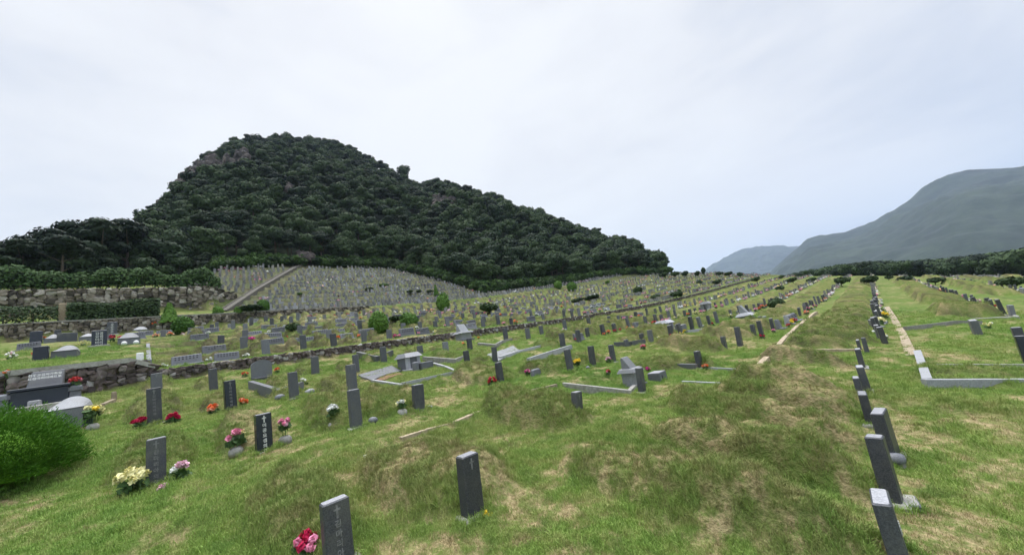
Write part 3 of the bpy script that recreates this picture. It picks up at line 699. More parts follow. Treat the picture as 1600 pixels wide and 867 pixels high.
# ------------------------------------------------------------------ headstones
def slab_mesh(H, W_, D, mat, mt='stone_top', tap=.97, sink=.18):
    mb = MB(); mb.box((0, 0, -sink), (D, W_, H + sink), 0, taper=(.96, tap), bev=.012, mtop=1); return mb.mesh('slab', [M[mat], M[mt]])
G_POST = 'upright headstones on the lower slope'
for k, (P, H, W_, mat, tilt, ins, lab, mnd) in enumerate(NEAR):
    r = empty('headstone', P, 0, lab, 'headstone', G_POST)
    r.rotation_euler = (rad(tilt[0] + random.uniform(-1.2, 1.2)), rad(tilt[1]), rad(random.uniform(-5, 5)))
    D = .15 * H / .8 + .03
    link('slab', slab_mesh(H, W_, D, mat), r)
    if math.hypot(P.x, P.y) < 14:
        mb = MB(); mb.box((0, .01, -.12), (D + .12, W_ + .14, .14), bev=.02); mb.obj('footing', [M['concrete']], r)
    sl = r.children[0]; fx = D / 2 * .985 + .0015; wt = .985
    if 'cross' in ins:
        sf = '' if ins == 'cross+text' else '_faint'
        link('cross', CRM[sf], sl, (fx - .003, 0, H - .035), (0, rad(-.35), 0))
    if '+text' in ins:
        f = 'text' if ins.endswith('text') else 'text_faint'
        link('inscription', TM[f], sl, (fx, 0, H - .165), STAND)
    if ins == 'swirl':
        mb = MB()
        for t in range(14):
            q = t * .55; mb.box((t * .00005, math.cos(q) * (.018 + t * .0022), H - .22 + math.sin(q) * .03 - t * .002), (.005, .022, .022))
        m = mb.mesh('carved_emblem', [M['letter']]); link('carved_emblem', m, sl, (fx, 0, 0))

# field stones: shared meshes
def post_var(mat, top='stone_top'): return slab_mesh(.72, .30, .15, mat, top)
def slant_var(mat, mt):
    mb = MB(); mb.box((-.10, 0, -.15), (.26, .96, .62), 0, taper=(.45, .97), shear=(-.07, 0), bev=.02, mtop=1)
    mb.box((.085, 0, -.12), (.30, 1.08, .17), 1, bev=.02)
    # two lines of engraved letters, too small to read
    for row, zz in enumerate((.36, .27)):
        for j in range(7):
            if random.random() < .85: mb.box((.035 - row * -.012 - .02 + .002, -.33 + j * .11, zz), (.02, .05, .045), 2)
    return mb.mesh('slab', [M[mat], M[mt], M['engraved']])
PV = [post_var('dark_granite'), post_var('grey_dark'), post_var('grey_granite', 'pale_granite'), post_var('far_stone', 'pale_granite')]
SV = [slant_var('grey_granite', 'grey_granite'), slant_var('worn_granite', 'grey_granite'), slant_var('grey_dark', 'grey_granite')]
FR = MB()
for c, d in (((-1.2, .62, -.1), (2.5, .14, .24)), ((-1.2, -.62, -.1), (2.5, .14, .24)), ((0, 0, -.1), (.14, 1.1, .26)), ((-2.4, 0, -.1), (.14, 1.1, .26))): FR.box(c, d, 0, bev=.015)
FR.box((-.02, 0, .14), (.16, .4, .5), 1, bev=.01)
FV = FR.mesh('framed_grave', [M['concrete'], M['grey_granite']])
for i, g in enumerate(FIELD):
    g['z'] = gz(g['x'], g['y']); g['app'] = (.72 if g['kind'] == 'post' else .9) / (Vector((g['x'], g['y'], g['z'] - CAMH)).dot(_f) + 1e-3)
FIELD.sort(key=lambda g: -g['app'])
NIND = 300 - len(NEAR) - 2
rows = {}
for g in FIELD[:NIND]: rows.setdefault((g['zone'], g['row']), []).append(g)
zn = {'below': 'row below the rubble wall', 'low': 'row downhill of the long row', 'above': 'row above the rubble wall', 'side': 'row above the capped wall', 'steep': 'row of the steep slope', 'terrace': 'row over the high wall', 'long': 'headstone'}
MATN = ['dark', 'charcoal', 'grey', 'pale']; SLN = ['grey', 'pale', 'charcoal']
for (zo, rk), L in rows.items():
    L.sort(key=lambda g: g['y'])
    for n, g in enumerate(L): g['n'] = n + 1
def row_phrase(g):
    if g['zone'] == 'long': return '%s along the far part of the long row' % ordn(g['n'])
    o = g['row'] + 1 if g['zone'] not in ('below',) else 4 - g['row']
    return '%s from the left in the %s %s' % (ordn(g['n']), ordn(o), zn[g['zone']])
def var_of(g):
    s = g['seed']
    if g['kind'] == 'post':
        if g['zone'] in ('below', 'long', 'low'): return 0 if s < .6 else 1
        return 1 if s < .35 else (2 if s < .8 else 0)
    return 0 if s < .6 else (1 if s < .8 else 2)
def rot_of(g):
    q = random.Random(int(g['seed'] * 1e9)); return (rad(q.uniform(-3, 3)), rad(q.uniform(-3, 4)), rad(q.uniform(-7, 7))), (q.uniform(.85, 1.1), q.uniform(.85, 1.1), q.uniform(.75, 1.15))
for g in FIELD[:NIND]:
    v = var_of(g); ro, sc = rot_of(g); nm = {'post': 'headstone', 'slab': 'slab_headstone', 'frame': 'framed_grave'}[g['kind']]
    me = PV[v] if g['kind'] == 'post' else (SV[v] if g['kind'] == 'slab' else FV)
    if g['kind'] == 'frame': ro = (0, rad(5), ro[2] * .4)
    o = link(nm, me, None, (g['x'], g['y'], g['z'] - (.0 if g['kind'] != 'frame' else .02)), ro, sc if g['kind'] != 'frame' else (1, 1, 1))
    if g['kind'] == 'frame': lab, cat = 'concrete framed grave, ' + row_phrase(g), 'framed grave'
    elif g['kind'] == 'post': lab, cat = MATN[v] + ' headstone, ' + row_phrase(g), 'headstone'
    else: lab, cat = SLN[v] + ' slab headstone, ' + row_phrase(g), 'slab headstone'
    tag(o, lab, cat, 'headstones standing in rows over the slope')
# the rest of them, thousands of small pale stones, as one mass
def stones_mass(gs):
    bx = np.array([(-1, -1, 0), (1, -1, 0), (1, 1, 0), (-1, 1, 0), (-1, -1, 1), (1, -1, 1), (1, 1, 1), (-1, 1, 1)], float)
    fx = np.array([(0, 1, 5, 4), (1, 2, 6, 5), (2, 3, 7, 6), (3, 0, 4, 7), (4, 5, 6, 7)])
    V, F, mi = [], [], []; n = 0
    for g in gs:
        q = random.Random(int(g['seed'] * 1e9))
        if g['kind'] == 'frame': parts = [((0, 0, .0), (.08, .6, .2)), ((-1.2, .6, .0), (1.2, .07, .13)), ((-1.2, -.6, .0), (1.2, .07, .13))]
        elif g['kind'] == 'slab': parts = [((0, 0, 0), (.12, .46, q.uniform(.42, .6)))]
        else:
            k = .60 if g['zone'] in ('steep', 'terrace') else .62
            parts = [((0, 0, 0), (.09, q.uniform(.12, .17), k * q.uniform(.75, 1.3)))]
            if g['zone'] == 'steep' and q.random() < .7: parts.append(((.30, q.uniform(-.1, .1), 0), (.16, .26, .20)))
        m = (q.choice((1, 0, 2, 0, 0, 1)) if g['zone'] == 'steep' else q.choice((0, 0, 1)))
        for c, d in parts:
            v = bx * np.array([d[0], d[1], d[2] + .2]) + np.array([c[0] + g['x'], c[1] + g['y'], c[2] + g['z'] - .2])
            v[4:, 0] += q.uniform(-.05, .03); v[4:, 1] += q.uniform(-.04, .04)
            V.append(v); F.append(fx + n); n += 8; mi += [m] * 5
    me = np_mesh('distant_headstones', np.concatenate(V), np.concatenate(F), [M['far_stone'], M['concrete'], M['pale_granite']], mi)
    tag(link('distant_headstones', me), 'thousands of small pale headstones packed over the far and steep slopes', kind='stuff')
stones_mass(FIELD[NIND:])
print('field', len(FIELD), 'mounds', len(MOUNDS))

# ------------------------------------------------------------------ tombs and monuments
def mpp(p): return (Vector(p) - Vector((0, 0, CAMH))).dot(_f) / FPX
def span(x0, y0, x1, y1):
    A, B = at(x0, y0), at(x1, y1); c = (A + B) / 2; c.z = gz(c.x, c.y)
    return c, abs(B.y - A.y), mpp(c)
def block(root, name, c, d, mats, **k):
    mb = MB(); mb.box(c, d, 0, mtop=1 if len(mats) > 1 else None, **k); return mb.obj(name, [M[m] for m in mats], root)
def dome_lid(root, x0, x1, W_, z0, rise, mat, name='domed_lid'):
    """sloping lid: straight front edge, arched back edge"""
    mb = MB(); n = 16
    fr = [(x0, -W_ / 2 + W_ * i / n, z0) for i in range(n + 1)]
    bk = [(x1, -W_ / 2 + W_ * i / n, z0 + rise * (1 - (2 * i / n - 1) ** 2) ** .6 + .01) for i in range(n + 1)]
    lo = [(x1, p[1], z0 - .25) for p in bk]
    mb.add(fr + bk + lo, [(i, i + 1, n + 2 + i, n + 1 + i) for i in range(n)] + [(n + 1 + i, n + 2 + i, 2 * n + 3 + i, 2 * n + 2 + i) for i in range(n)])
    return mb.obj(name, [M[mat]], root)
def glyph_rows(root, cols, rws, w, h, x, z, mat, name='inscription', gap=.8):
    chars = '가족합장묘고향사랑김이박최정강조윤장임'
    body = '\n'.join(''.join(chars[(r_ * cols + c) % len(chars)] for c in range(cols)) for r_ in range(rws))
    me = text_mesh('inscription', body, h, mat, 1.15)
    return link(name, me, root, (x, 0, z), STAND)
# black family tomb
c = at(62, 636); m = mpp(c) * .82; w = 72 * m
T = empty('family_tomb', c, 0, 'black polished family tomb with tilted inscribed tablet in front of capped wall', 'tomb')
block(T, 'body', (-.35, 0, -.15), (.75, w, .15 + 34 * m), ['black_granite'], bev=.02)
block(T, 'top_slab', (-.33, 0, 34 * m + .002), (.9, w * 1.06, .07), ['black_granite', 'grey_granite'], bev=.015)
tb = block(T, 'tablet', (-.30, w * .05, 34 * m + .074), (.34, w * .62, 31 * m), ['grey_dark', 'grey_granite'], taper=(.35, .93), shear=(-.16, .03), bev=.02)
tm = text_mesh('inscription', '천주교김씨가족묘\n요셉마리아베드로', .085, 'letter', 1.2)
ins = link('inscription', tm, tb, (-.155, w * .05, 34 * m + .074 + 25 * m), (rad(90 - 22), 0, rad(90)))
for sgn, nm in ((1, 'flower_stand'), (-1, 'flower_stand')):
    block(T, nm, (-.05, sgn * w * .60, -.15), (.26, .26, .15 + 22 * m), ['grey_granite'], bev=.02, taper=(.8, .8))
    block(T, 'stand_bowl', (-.05, sgn * w * .60, 22 * m + .002), (.28, .28, .16), ['grey_granite'], bev=.05)
block(T, 'plinth', (.10, 0, -.12), (1.25, w * 1.35, .17), ['concrete'], bev=.02)
block(T, 'altar_step', (.32, -.05, .053), (.35, w * .2, .14), ['pale_granite'], bev=.02)
BLACK = (c.copy(), w, m)
# large grey domed tomb behind the juniper
c, w, m = span(66, 676, 132, 664)
T = empty('domed_tomb', c, rad(-4), 'large pale grey tomb with arched sloping lid partly behind the green juniper', 'tomb')
block(T, 'body', (-.4, 0, -.2), (.9, w, .2 + 30 * m), ['grey_granite'], bev=.02)
block(T, 'side_panel', (-.1, w * .5 + .07, -.2), (.3, .13, .2 + 27 * m), ['black_granite'], bev=.01)
dome_lid(T, .06, -.85, w * 1.05, 30 * m + .004, 19 * m, 'worn_granite')
DOME = (c.copy(), w, m)
for (x0, x1, yb, h, rise, blk, lab) in (
    (78, 120, 561, 12, 13, (-1, 15, 22, 'black_granite'), 'grey domed tomb with a black tablet at its left end, nearest on the terrace'),
    (64, 92, 537, 7, 10, (-1, 12, 20, 'black_granite'), 'low domed tomb with black tablet and orange flowers, far left of terrace'),
    (119, 148, 534, 7, 8, (-1, 20, 15, 'dark_granite'), 'domed tomb beside a broad dark slab below the rubble wall'),
    (182, 219, 541, 12, 12, None, 'domed tomb with red flowers at its left end and pale round lamps'),
    (206, 232, 524, 7, 8, None, 'small domed tomb furthest back, behind the one with red flowers')):
    c, w, m = span(x0, yb, x1, yb - 3)
    T = empty('domed_tomb', c, 0, lab, 'tomb', 'domed tombs on the terrace above the capped wall')
    block(T, 'body', (-.5, 0, -.3), (1.0, w, .3 + h * m), ['grey_granite'], bev=.02)
    dome_lid(T, .03, -1.15, w * 1.02, h * m + .004, rise * m, 'worn_granite')
    if blk: block(T, 'tablet', (-.1, -w / 2 - blk[1] * m / 2 - .05, -.3), (.3, blk[1] * m, .3 + blk[2] * m), [blk[3], 'dark_granite'], bev=.02)
    if 'lamps' in lab:
        for yy in (-.2, .33):
            V0, F0 = ico(); me = np_mesh('lamp', V0 * .13, F0, [M['paper']], smooth=True); link('lamp', me, T, (.25, yy * w, .12))
for (px, yb, wpx, hpx, mt, lab) in ((155, 541, 13, 25, 'black_granite', 'tall black stele with two columns of white characters on the terrace'), (175, 523, 9, 20, 'dark_granite', 'dark stele with one column of white characters behind the black one')):
    c = at(px, yb); m = mpp(c); T = empty('stele', c, 0, lab, 'stele')
    sl = block(T, 'slab', (0, 0, -.2), (.22, wpx * m * 1.25, .2 + hpx * m), [mt, mt], bev=.03)
    body = '\n'.join('공공공공') if wpx < 10 else '김공\n요셉\n이씨\n마리\n지묘'
    link('inscription', text_mesh('inscription', body, hpx * m * .19, 'letter', 1.0), sl, (.113, 0, hpx * m * .88), STAND)
    block(T, 'footing', (0, 0, -.15), (.5, wpx * m * 1.8, .2), ['concrete'], bev=.02)
# rounded grey headstone with orange flowers
c, w, m = span(392, 595, 426, 590)
T = empty('rounded_headstone', c, 0, 'broad grey headstone with shouldered round top between two orange bouquets', 'headstone')
mb = MB(); n = 18; W2 = w * .95; Hh = 27 * m
pr = [(-W2 / 2, .0)] + [(-W2 / 2 + W2 * i / n, Hh * (.74 + .26 * math.sin(math.pi * i / n) ** .6)) for i in range(n + 1)] + [(W2 / 2, 0)]
k = len(pr); V = [(.09, y, z) for y, z in pr] + [(-.09, y, z) for y, z in pr]
mb.add(V, [tuple(range(k)), tuple(reversed(range(k, 2 * k)))] + [(i, k + i, k + (i + 1) % k, (i + 1) % k) for i in range(k)])
mb.obj('slab', [M['grey_granite']], T, loc=(0, 0, .06)); block(T, 'base', (0, 0, -.15), (.4, w * .9, .22), ['dark_granite', 'grey_granite'], bev=.02)
ROUND = (c.copy(), w, m)
# roofed altar tombs
def altar(px0, py0, px1, py1, hpx, roofpx, lab, low=True):
    c, w, m = span(px0, py0, px1, py1); w = (px1 - px0) * m * .72
    T = empty('altar_tomb', c, 0, lab, 'altar tomb')
    block(T, 'base', (0, 0, -.2), (1.0, w * 1.15, .25), ['pale_granite'], bev=.02)
    block(T, 'chest', (-.1, 0, .052), (.75, w, hpx * m), ['grey_granite', 'grey_granite'], bev=.01)
    for s in (-1, 1): block(T, 'corner_post', (.24, s * (w / 2 - .06), .055), (.14, .14, hpx * m - .004), ['pale_granite'], bev=.01)
    block(T, 'roof_slab', (-.08, 0, .056 + hpx * m), (.95, w * 1.3, roofpx * m), ['pale_granite', 'pale_granite'], taper=(.55, .8), bev=.0)
    if low:
        block(T, 'offering_table', (.78, w * .35, -.15), (.35, w * .9, .36), ['grey_granite', 'pale_granite'], bev=.02)
        block(T, 'incense_box', (.74, w * -.35, -.15), (.2, .2, .42), ['grey_granite', 'pale_granite'], bev=.03)
    return c, w, m
altar(626, 580, 657, 574, 17, 7, 'grey altar tomb with a white hipped roof slab on a paved lawn plot')
altar(1028, 518, 1056, 515, 10, 5, 'white roofed altar tomb left of white angled kerbs on the upper right')
altar(1158, 505, 1180, 504, 9, 4, 'grey altar tomb under a slanting tablet just above two leaning headstones')
altar(1098, 484, 1114, 483, 8, 4, 'small distant white roofed altar tomb on two legs', False)
def stele(px, py, wpx, hb, hs, lab, box=None):
    c = at(px, py); m = mpp(c); w = wpx * m; T = empty('monument', c, 0, lab, 'monument')
    block(T, 'pedestal', (0, 0, -.2), (w * .9, w * 1.05, .2 + hb * m), ['worn_granite', 'pale_granite'], taper=(.92, .94), bev=.01)
    block(T, 'cap', (0, 0, hb * m + .003), (w * 1.25, w * 1.35, hb * m * .3), ['worn_granite', 'pale_granite'], taper=(.8, .82), bev=.02)
    block(T, 'tablet', (-.02, 0, hb * m * 1.3 + .006), (w * .62, w * .8, hs * m), ['worn_granite', 'pale_granite'], taper=(.18, .95), shear=(-w * .20, 0), bev=.008)
    block(T, 'plinth', (.03, 0, -.2), (w * 1.15, w * 1.25, .22), ['grey_granite'], bev=.01)
    return c, m
MON = stele(990, 601, 25, 20, 17, 'tall grey pedestal monument with slanted tablet behind a leaning headstone')
stele(725, 531, 19, 10, 12, 'pale monument with slanted white tablet beside orange flowers by the rubble wall')
stele(1166, 497, 17, 6, 13, 'small monument with a slanting white tablet above an altar tomb')
c, w, m = span(1016, 598, 1040, 588)
T = empty('offering_chest', c, 0, 'low grey stone chest with a narrow slot right of the pedestal monument', 'stone chest')
bd = block(T, 'chest', (0, 0, -.15), (.34, .42, .15 + 12 * m), ['grey_granite', 'pale_granite'], bev=.015)
block(T, 'slot', (.172, -.08, .03), (.006, .05, .09), ['engraved'])
# flat plaque, stone balls, blocks, stray things
q = at(1413, 786); T = block(None, 'flat_plaque', (0, 0, -.05), (.22, .26, .09), ['grey_granite', 'concrete'], bev=.01); T.location = q; T.rotation_euler = (0, 0, rad(8))
tag(T, 'flat grey stone plaque lying at the foot of a leaning headstone', 'plaque')
q = at(1110, 630); T = block(None, 'stone_block', (0, 0, -.03), (.18, .95, .15), ['tan_stone'], bev=.03); T.location = q; T.rotation_euler = (rad(2), rad(6), rad(4))
tag(T, 'loose tan stone block lying alone on dry grass', 'stone block')
def pebble(px, py, s, mat, name, lab, sq=.75, cat='stone vase'):
    V0, F0 = ico(); V = V0 * np.array([1, 1, sq]); V = V * (1 + fbm(V[:, 0] * 1.2, V[:, 1] * 1.2 + V[:, 2], 2, int(px)) * .25)[:, None] * s
    o = link(name, np_mesh(name, V, F0, [M[mat]], smooth=True), None, at(px, py) + Vector((0, 0, s * sq * .75))); return tag(o, lab, cat)
pebble(1403, 724, .095, 'grey_granite', 'stone_vase', 'round pale grey stone vase at the foot of a leaning headstone on the right', .8)
pebble(583, 661, .10, 'grey_granite', 'stone_vase', 'round empty stone vase right of the plain dark grey headstone')
pebble(672, 638, .07, 'pale_granite', 'stone', 'small pale stone right of the short headstone with white flowers', .6, 'stone')
pebble(919, 576, .07, 'grey_granite', 'stone', 'small reddish stone at the foot of headstone near yellow bouquet', .7, 'stone')
pebble(438, 624, .12, 'grey_granite', 'stone_vase', 'round stone vase left of the headstone with white flowers', .7)
pebble(484, 616, .13, 'pale_granite', 'stone_vase', 'round pale stone vase right of the headstone with white flowers', .7)
mb = MB()
for k in range(16):
    q = k * .9; mb.box((math.cos(q) * .05 * (k % 3), math.sin(q) * .05 * (k % 4), .0), (.06, .05, .05 + .012 * (k % 4)), rz=q, taper=(.6, .7))
tag(mb.obj('crumpled_paper', [M['paper']], loc=at(582, 718)), 'crumpled scrap of white paper on the grass', 'paper')
q = at(178, 625); T = block(None, 'corner_post', (0, 0, -.1), (.16, .14, .36), ['tan_stone', 'pale_granite'], taper=(.7, .8), bev=.02); T.location = q
tag(T, 'short pale stone corner post on the grass above the domed tomb', 'corner post')

# ------------------------------------------------------------------ kerbs and paved plots
def bars(name, px, lab, mat='concrete', w=.13, h=.13, cat='grave kerb', closed=False, group=None, seg=1.2):
    P = [at(*p) for p in px]; root = None; mb = MB(); o = P[0]
    pairs = list(zip(P, P[1:])) + ([(P[-1], P[0])] if closed else [])
    for i, (A, B) in enumerate(pairs):
        d = Vector((B.x - A.x, B.y - A.y, 0)); L = d.length; d.normalize(); s = Vector((-d.y, d.x, 0)) * w / 2
        A2 = A + d * (w * .5 if i else 0)
        n = max(1, int(L / seg)); pts = [A2.lerp(B + d * w * .5, t / n) for t in range(n + 1)]
        for a, b in zip(pts, pts[1:]):
            za, zb = gz(a.x, a.y), gz(b.x, b.y); g = d * .006
            V = []
            for p, z in ((a + g, za), (b - g, zb)):
                for sg, hh in ((-1, -.25), (1, -.25), (1, h), (-1, h)): v = p + s * sg - o; V.append((v.x, v.y, z + hh + i * .0025 - o.z))
            mb.add(V, [(3, 2, 1, 0), (4, 5, 6, 7), (0, 1, 5, 4), (1, 2, 6, 5), (2, 3, 7, 6), (3, 0, 4, 7)])
    ob = mb.obj(name, [M[mat]], None, loc=o); return tag(ob, lab, cat, group)
def sheet(name, px, lab, mat, h=.06, cat='paving'):
    P = [at(*p) for p in px]; o = P[0]; n = 8; mb = MB()
    V = []
    for i in range(n + 1):
        for j in range(n + 1):
            p = P[0].lerp(P[1], i / n).lerp(P[3].lerp(P[2], i / n), j / n); V.append((p.x - o.x, p.y - o.y, gz(p.x, p.y) + h - o.z))
    mb.add(V, [(i * (n + 1) + j, (i + 1) * (n + 1) + j, (i + 1) * (n + 1) + j + 1, i * (n + 1) + j + 1) for i in range(n) for j in range(n)])
    ob = mb.obj(name, [M[mat]], None, loc=o); md = ob.modifiers.new('thick', 'SOLIDIFY'); md.thickness = .12
    P0 = Vector(mb.f and V[mb.f[0][1]]) - Vector(V[mb.f[0][0]]); P1 = Vector(V[mb.f[0][3]]) - Vector(V[mb.f[0][0]])
    md.offset = -1 if P0.cross(P1).z > 0 else 1
    return tag(ob, lab, cat)
bars('grave_kerb', [(582, 597), (626, 603), (714, 583), (678, 570)], 'pale kerb round the bright lawn in front of the roofed altar tomb', 'pale_granite', .09, .08)
sheet('paved_strip', [(560, 588), (581, 597), (628, 580), (612, 573)], 'grey paved strip left of the roofed altar tomb', 'grey_granite')
sheet('dirt_strip', [(585, 596), (602, 594), (630, 585), (618, 583)], 'strip of reddish dirt between two kerbs beside the roofed altar tomb', 'red_dirt', .03, 'dirt')
bars('grave_kerb', [(662, 563), (712, 567), (728, 560)], 'dark kerb round a turf mound behind the roofed altar tomb', 'concrete', .14, .16)
bars('grave_kerb', [(560, 558), (590, 566), (612, 556)], 'dark kerb of a turf mound close under the rubble wall', 'grey_dark', .16, .26)
sheet('paved_plot', [(737, 561), (779, 566), (812, 548), (802, 541)], 'pale paved plot of a grave in the middle distance', 'worn_granite')
bars('grave_kerb', [(781, 562), (846, 543)], 'white kerb along the upper side of a narrow lawn', 'pale_granite', .14, .12)
bars('grave_kerb', [(826, 566), (891, 545)], 'white kerb along the lower side of a narrow lawn', 'pale_granite', .16, .16)
bars('grave_kerb', [(748, 540), (776, 542), (803, 532)], 'grey kerb behind the pale paved plot', 'concrete', .14, .16)
bars('grave_kerb', [(880, 602), (984, 614), (992, 606)], 'grey kerb round a shaggy turf mound left of the monument', 'concrete', .11, .07)
bars('grave_kerb', [(392, 607), (436, 622), (470, 610)], 'grey kerb box round a grave with white flowers', 'grey_granite', .14, .24)
bars('grave_kerb', [(1002, 578), (1178, 580)], 'thin white kerb line running from a flowered mound', 'pale_granite', .06, .05)
bars('grave_kerb', [(1066, 598), (1152, 602)], 'thin white kerb line ending at a pale flagstone', 'pale_granite', .06, .05)
sheet('flagstone', [(1153, 601), (1160, 603), (1178, 586), (1166, 585)], 'pale flagstone at the lower end of the long stone edging', 'pale_granite')
bars('stone_edging', [(1180, 588), (1207, 557), (1233, 527), (1258, 503), (1276, 490)], 'long weathered tan stone edging running away up the field', 'tan_stone', .16, .14, 'stone edging')
bars('stone_edging', [(1228, 549), (1336, 549)], 'thin tan stone strip crossing to the long row of headstones', 'tan_stone', .10, .08, 'stone edging')
bars('stone_edging', [(625, 685), (662, 673), (705, 662), (745, 645)], 'dry tan stone edging half sunk in the grass', 'tan_stone', .12, .02, 'stone edging')
bars('stone_edging', [(806, 620), (868, 605)], 'thin tan stone edging beside bare red earth', 'tan_stone', .09, .08, 'stone edging')
bars('stepping_stones', [(1424, 556), (1414, 530), (1402, 508), (1392, 490), (1386, 480)], 'narrow line of orange tan paving stones beside the long row', 'tan_stone', .24, .03, 'paving stones', seg=.5)
bars('grave_kerb', [(1640, 604), (1453, 604), (1436, 556)], 'white stone kerb enclosing two graves at the right edge', 'worn_granite', .15, .15)
bars('grave_kerb', [(1640, 580), (1450, 579)], 'thin pale kerb dividing the two graves at the right edge', 'concrete', .07, .16)
bars('grave_kerb', [(1415, 516), (1532, 507)], 'pale kerb of the grave with a dark slab and pale green bouquet', 'concrete', .13, .16)
bars('grave_kerb', [(1074, 520), (1098, 517), (1110, 521), (1128, 512)], 'white angled kerbs in front of the distant roofed altar tomb', 'pale_granite', .16, .14)
bars('grave_kerb', [(952, 513), (988, 510), (1015, 507)], 'dark kerb with a row of bouquets above the leaning headstones', 'grey_dark', .16, .24)
bars('grave_kerb', [(960, 541), (984, 540), (1006, 536)], 'dark kerb just above the pedestal monument', 'grey_dark', .14, .18)
bars('grave_kerb', [(1045, 576), (1086, 577)], 'dark kerb in front of a mound covered in old flowers', 'grey_dark', .14, .16)
bars('grave_kerb', [(160, 636), (176, 629)], 'short tan kerb leading to a corner post above the domed tomb', 'tan_stone', .12, .10)
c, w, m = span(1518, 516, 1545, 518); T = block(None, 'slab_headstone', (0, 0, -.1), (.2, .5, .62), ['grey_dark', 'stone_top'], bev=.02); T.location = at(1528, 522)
tag(T, 'dark slab headstone at the end of a pale kerb beside green white flowers', 'headstone')

# ------------------------------------------------------------------ flowers
def blossoms(n, R_, br, npet, cols, asp=1.0):
    """merged petal quads of one bouquet; returns V, F, material index"""
    V, F, mi = [], [], []; k0 = 0
    for i in range(n):
        q = RNG.uniform(0, 6.28); e = math.sqrt(RNG.uniform(0, 1)) * R_
        c = np.array([e * math.cos(q) * .8, e * math.sin(q), math.sqrt(max(R_ * R_ - e * e, 0)) * .8 + .16 + RNG.uniform(-.02, .03)])
        d = RNG.normal(size=(npet, 3)); d /= np.linalg.norm(d, axis=1)[:, None]
        P = c + d * br * .55; v, f = quads(P, d * .6 + RNG.normal(size=d.shape) * .4, RNG.uniform(.8, 1.3, npet) * br * 1.15)
        V.append(v); F.append(f + k0); k0 += len(v); mi += [int(RNG.integers(0, len(cols)) if i % 2 else 0)] * npet
    return np.concatenate(V), np.concatenate(F), mi
_bq = {}
def bouquet_meshes(c1, c2, lod, v):
    key = (c1, c2, lod, v)
    if key not in _bq:
        n, pet = ((11, 16), (8, 7))[lod]
        V, F, mi = blossoms(n, .15, .052, pet, (c1, c2))
        bl = np_mesh('blooms', V, F, [M['petal ' + c1], M['petal ' + c2]], mi)
        n = (46, 16)[lod]; d = RNG.normal(size=(n, 3)); d[:, 2] = np.abs(d[:, 2]); d /= np.linalg.norm(d, axis=1)[:, None]
        P = d * RNG.uniform(.05, .15, n)[:, None] + np.array([0, 0, .06]); V, F = quads(P, RNG.normal(size=(n, 3)), RNG.uniform(.04, .09, n), 1.5)
        for k_ in range(7):       # stems
            q = k_ * .9; a_ = np.array([.02 * math.cos(q), .02 * math.sin(q), -.24]); b_ = np.array([.10 * math.cos(q), .10 * math.sin(q), .15]); w_ = np.array([-math.sin(q), math.cos(q), 0]) * .005
            F = np.concatenate([F, np.arange(4)[None] + len(V)]); V = np.concatenate([V, [a_ - w_, a_ + w_, b_ + w_, b_ - w_]])
        _bq[key] = (bl, np_mesh('leaves', V, F, [M['leaf_dark']]))
    return _bq[key]
def vase_mesh():
    mb = MB(); n = 14; pr = [(.05, -.03), (.10, .0), (.125, .06), (.115, .12), (.075, .165), (.05, .17), (.045, .13)]
    V = [(r_ * math.cos(t * 2 * math.pi / n), r_ * math.sin(t * 2 * math.pi / n), z) for r_, z in pr for t in range(n)]
    mb.add(V, [(i * n + j, i * n + (j + 1) % n, (i + 1) * n + (j + 1) % n, (i + 1) * n + j) for i in range(len(pr) - 1) for j in range(n)])
    return mb.mesh('vase', [M['concrete']], True)
VASE = vase_mesh()
NB = [0]
def bouquet(P, c1, c2, s, lab, lod=0, vase=False, group=None, tall=0, rz=None, lean=0):
    bl, lf = bouquet_meshes(c1, c2, lod, NB[0] % 3); NB[0] += 1
    T = empty('flower_bouquet', P, random.uniform(0, 6.28) if rz is None else rz, lab, 'bouquet', group)
    T.rotation_euler.x = lean
    up = (.10 if vase else -.035) + tall; k = s
    link('blooms', bl, T, (0, 0, up), scale=(k, k, k)); link('leaves', lf, T, (0, 0, up), scale=(k, k, k * (1 + tall * 2)))
    if vase: link('vase', VASE, T, (0, 0, 0), scale=(.9, .9, .9))
    return T
Z = Vector((0, 0, 1))
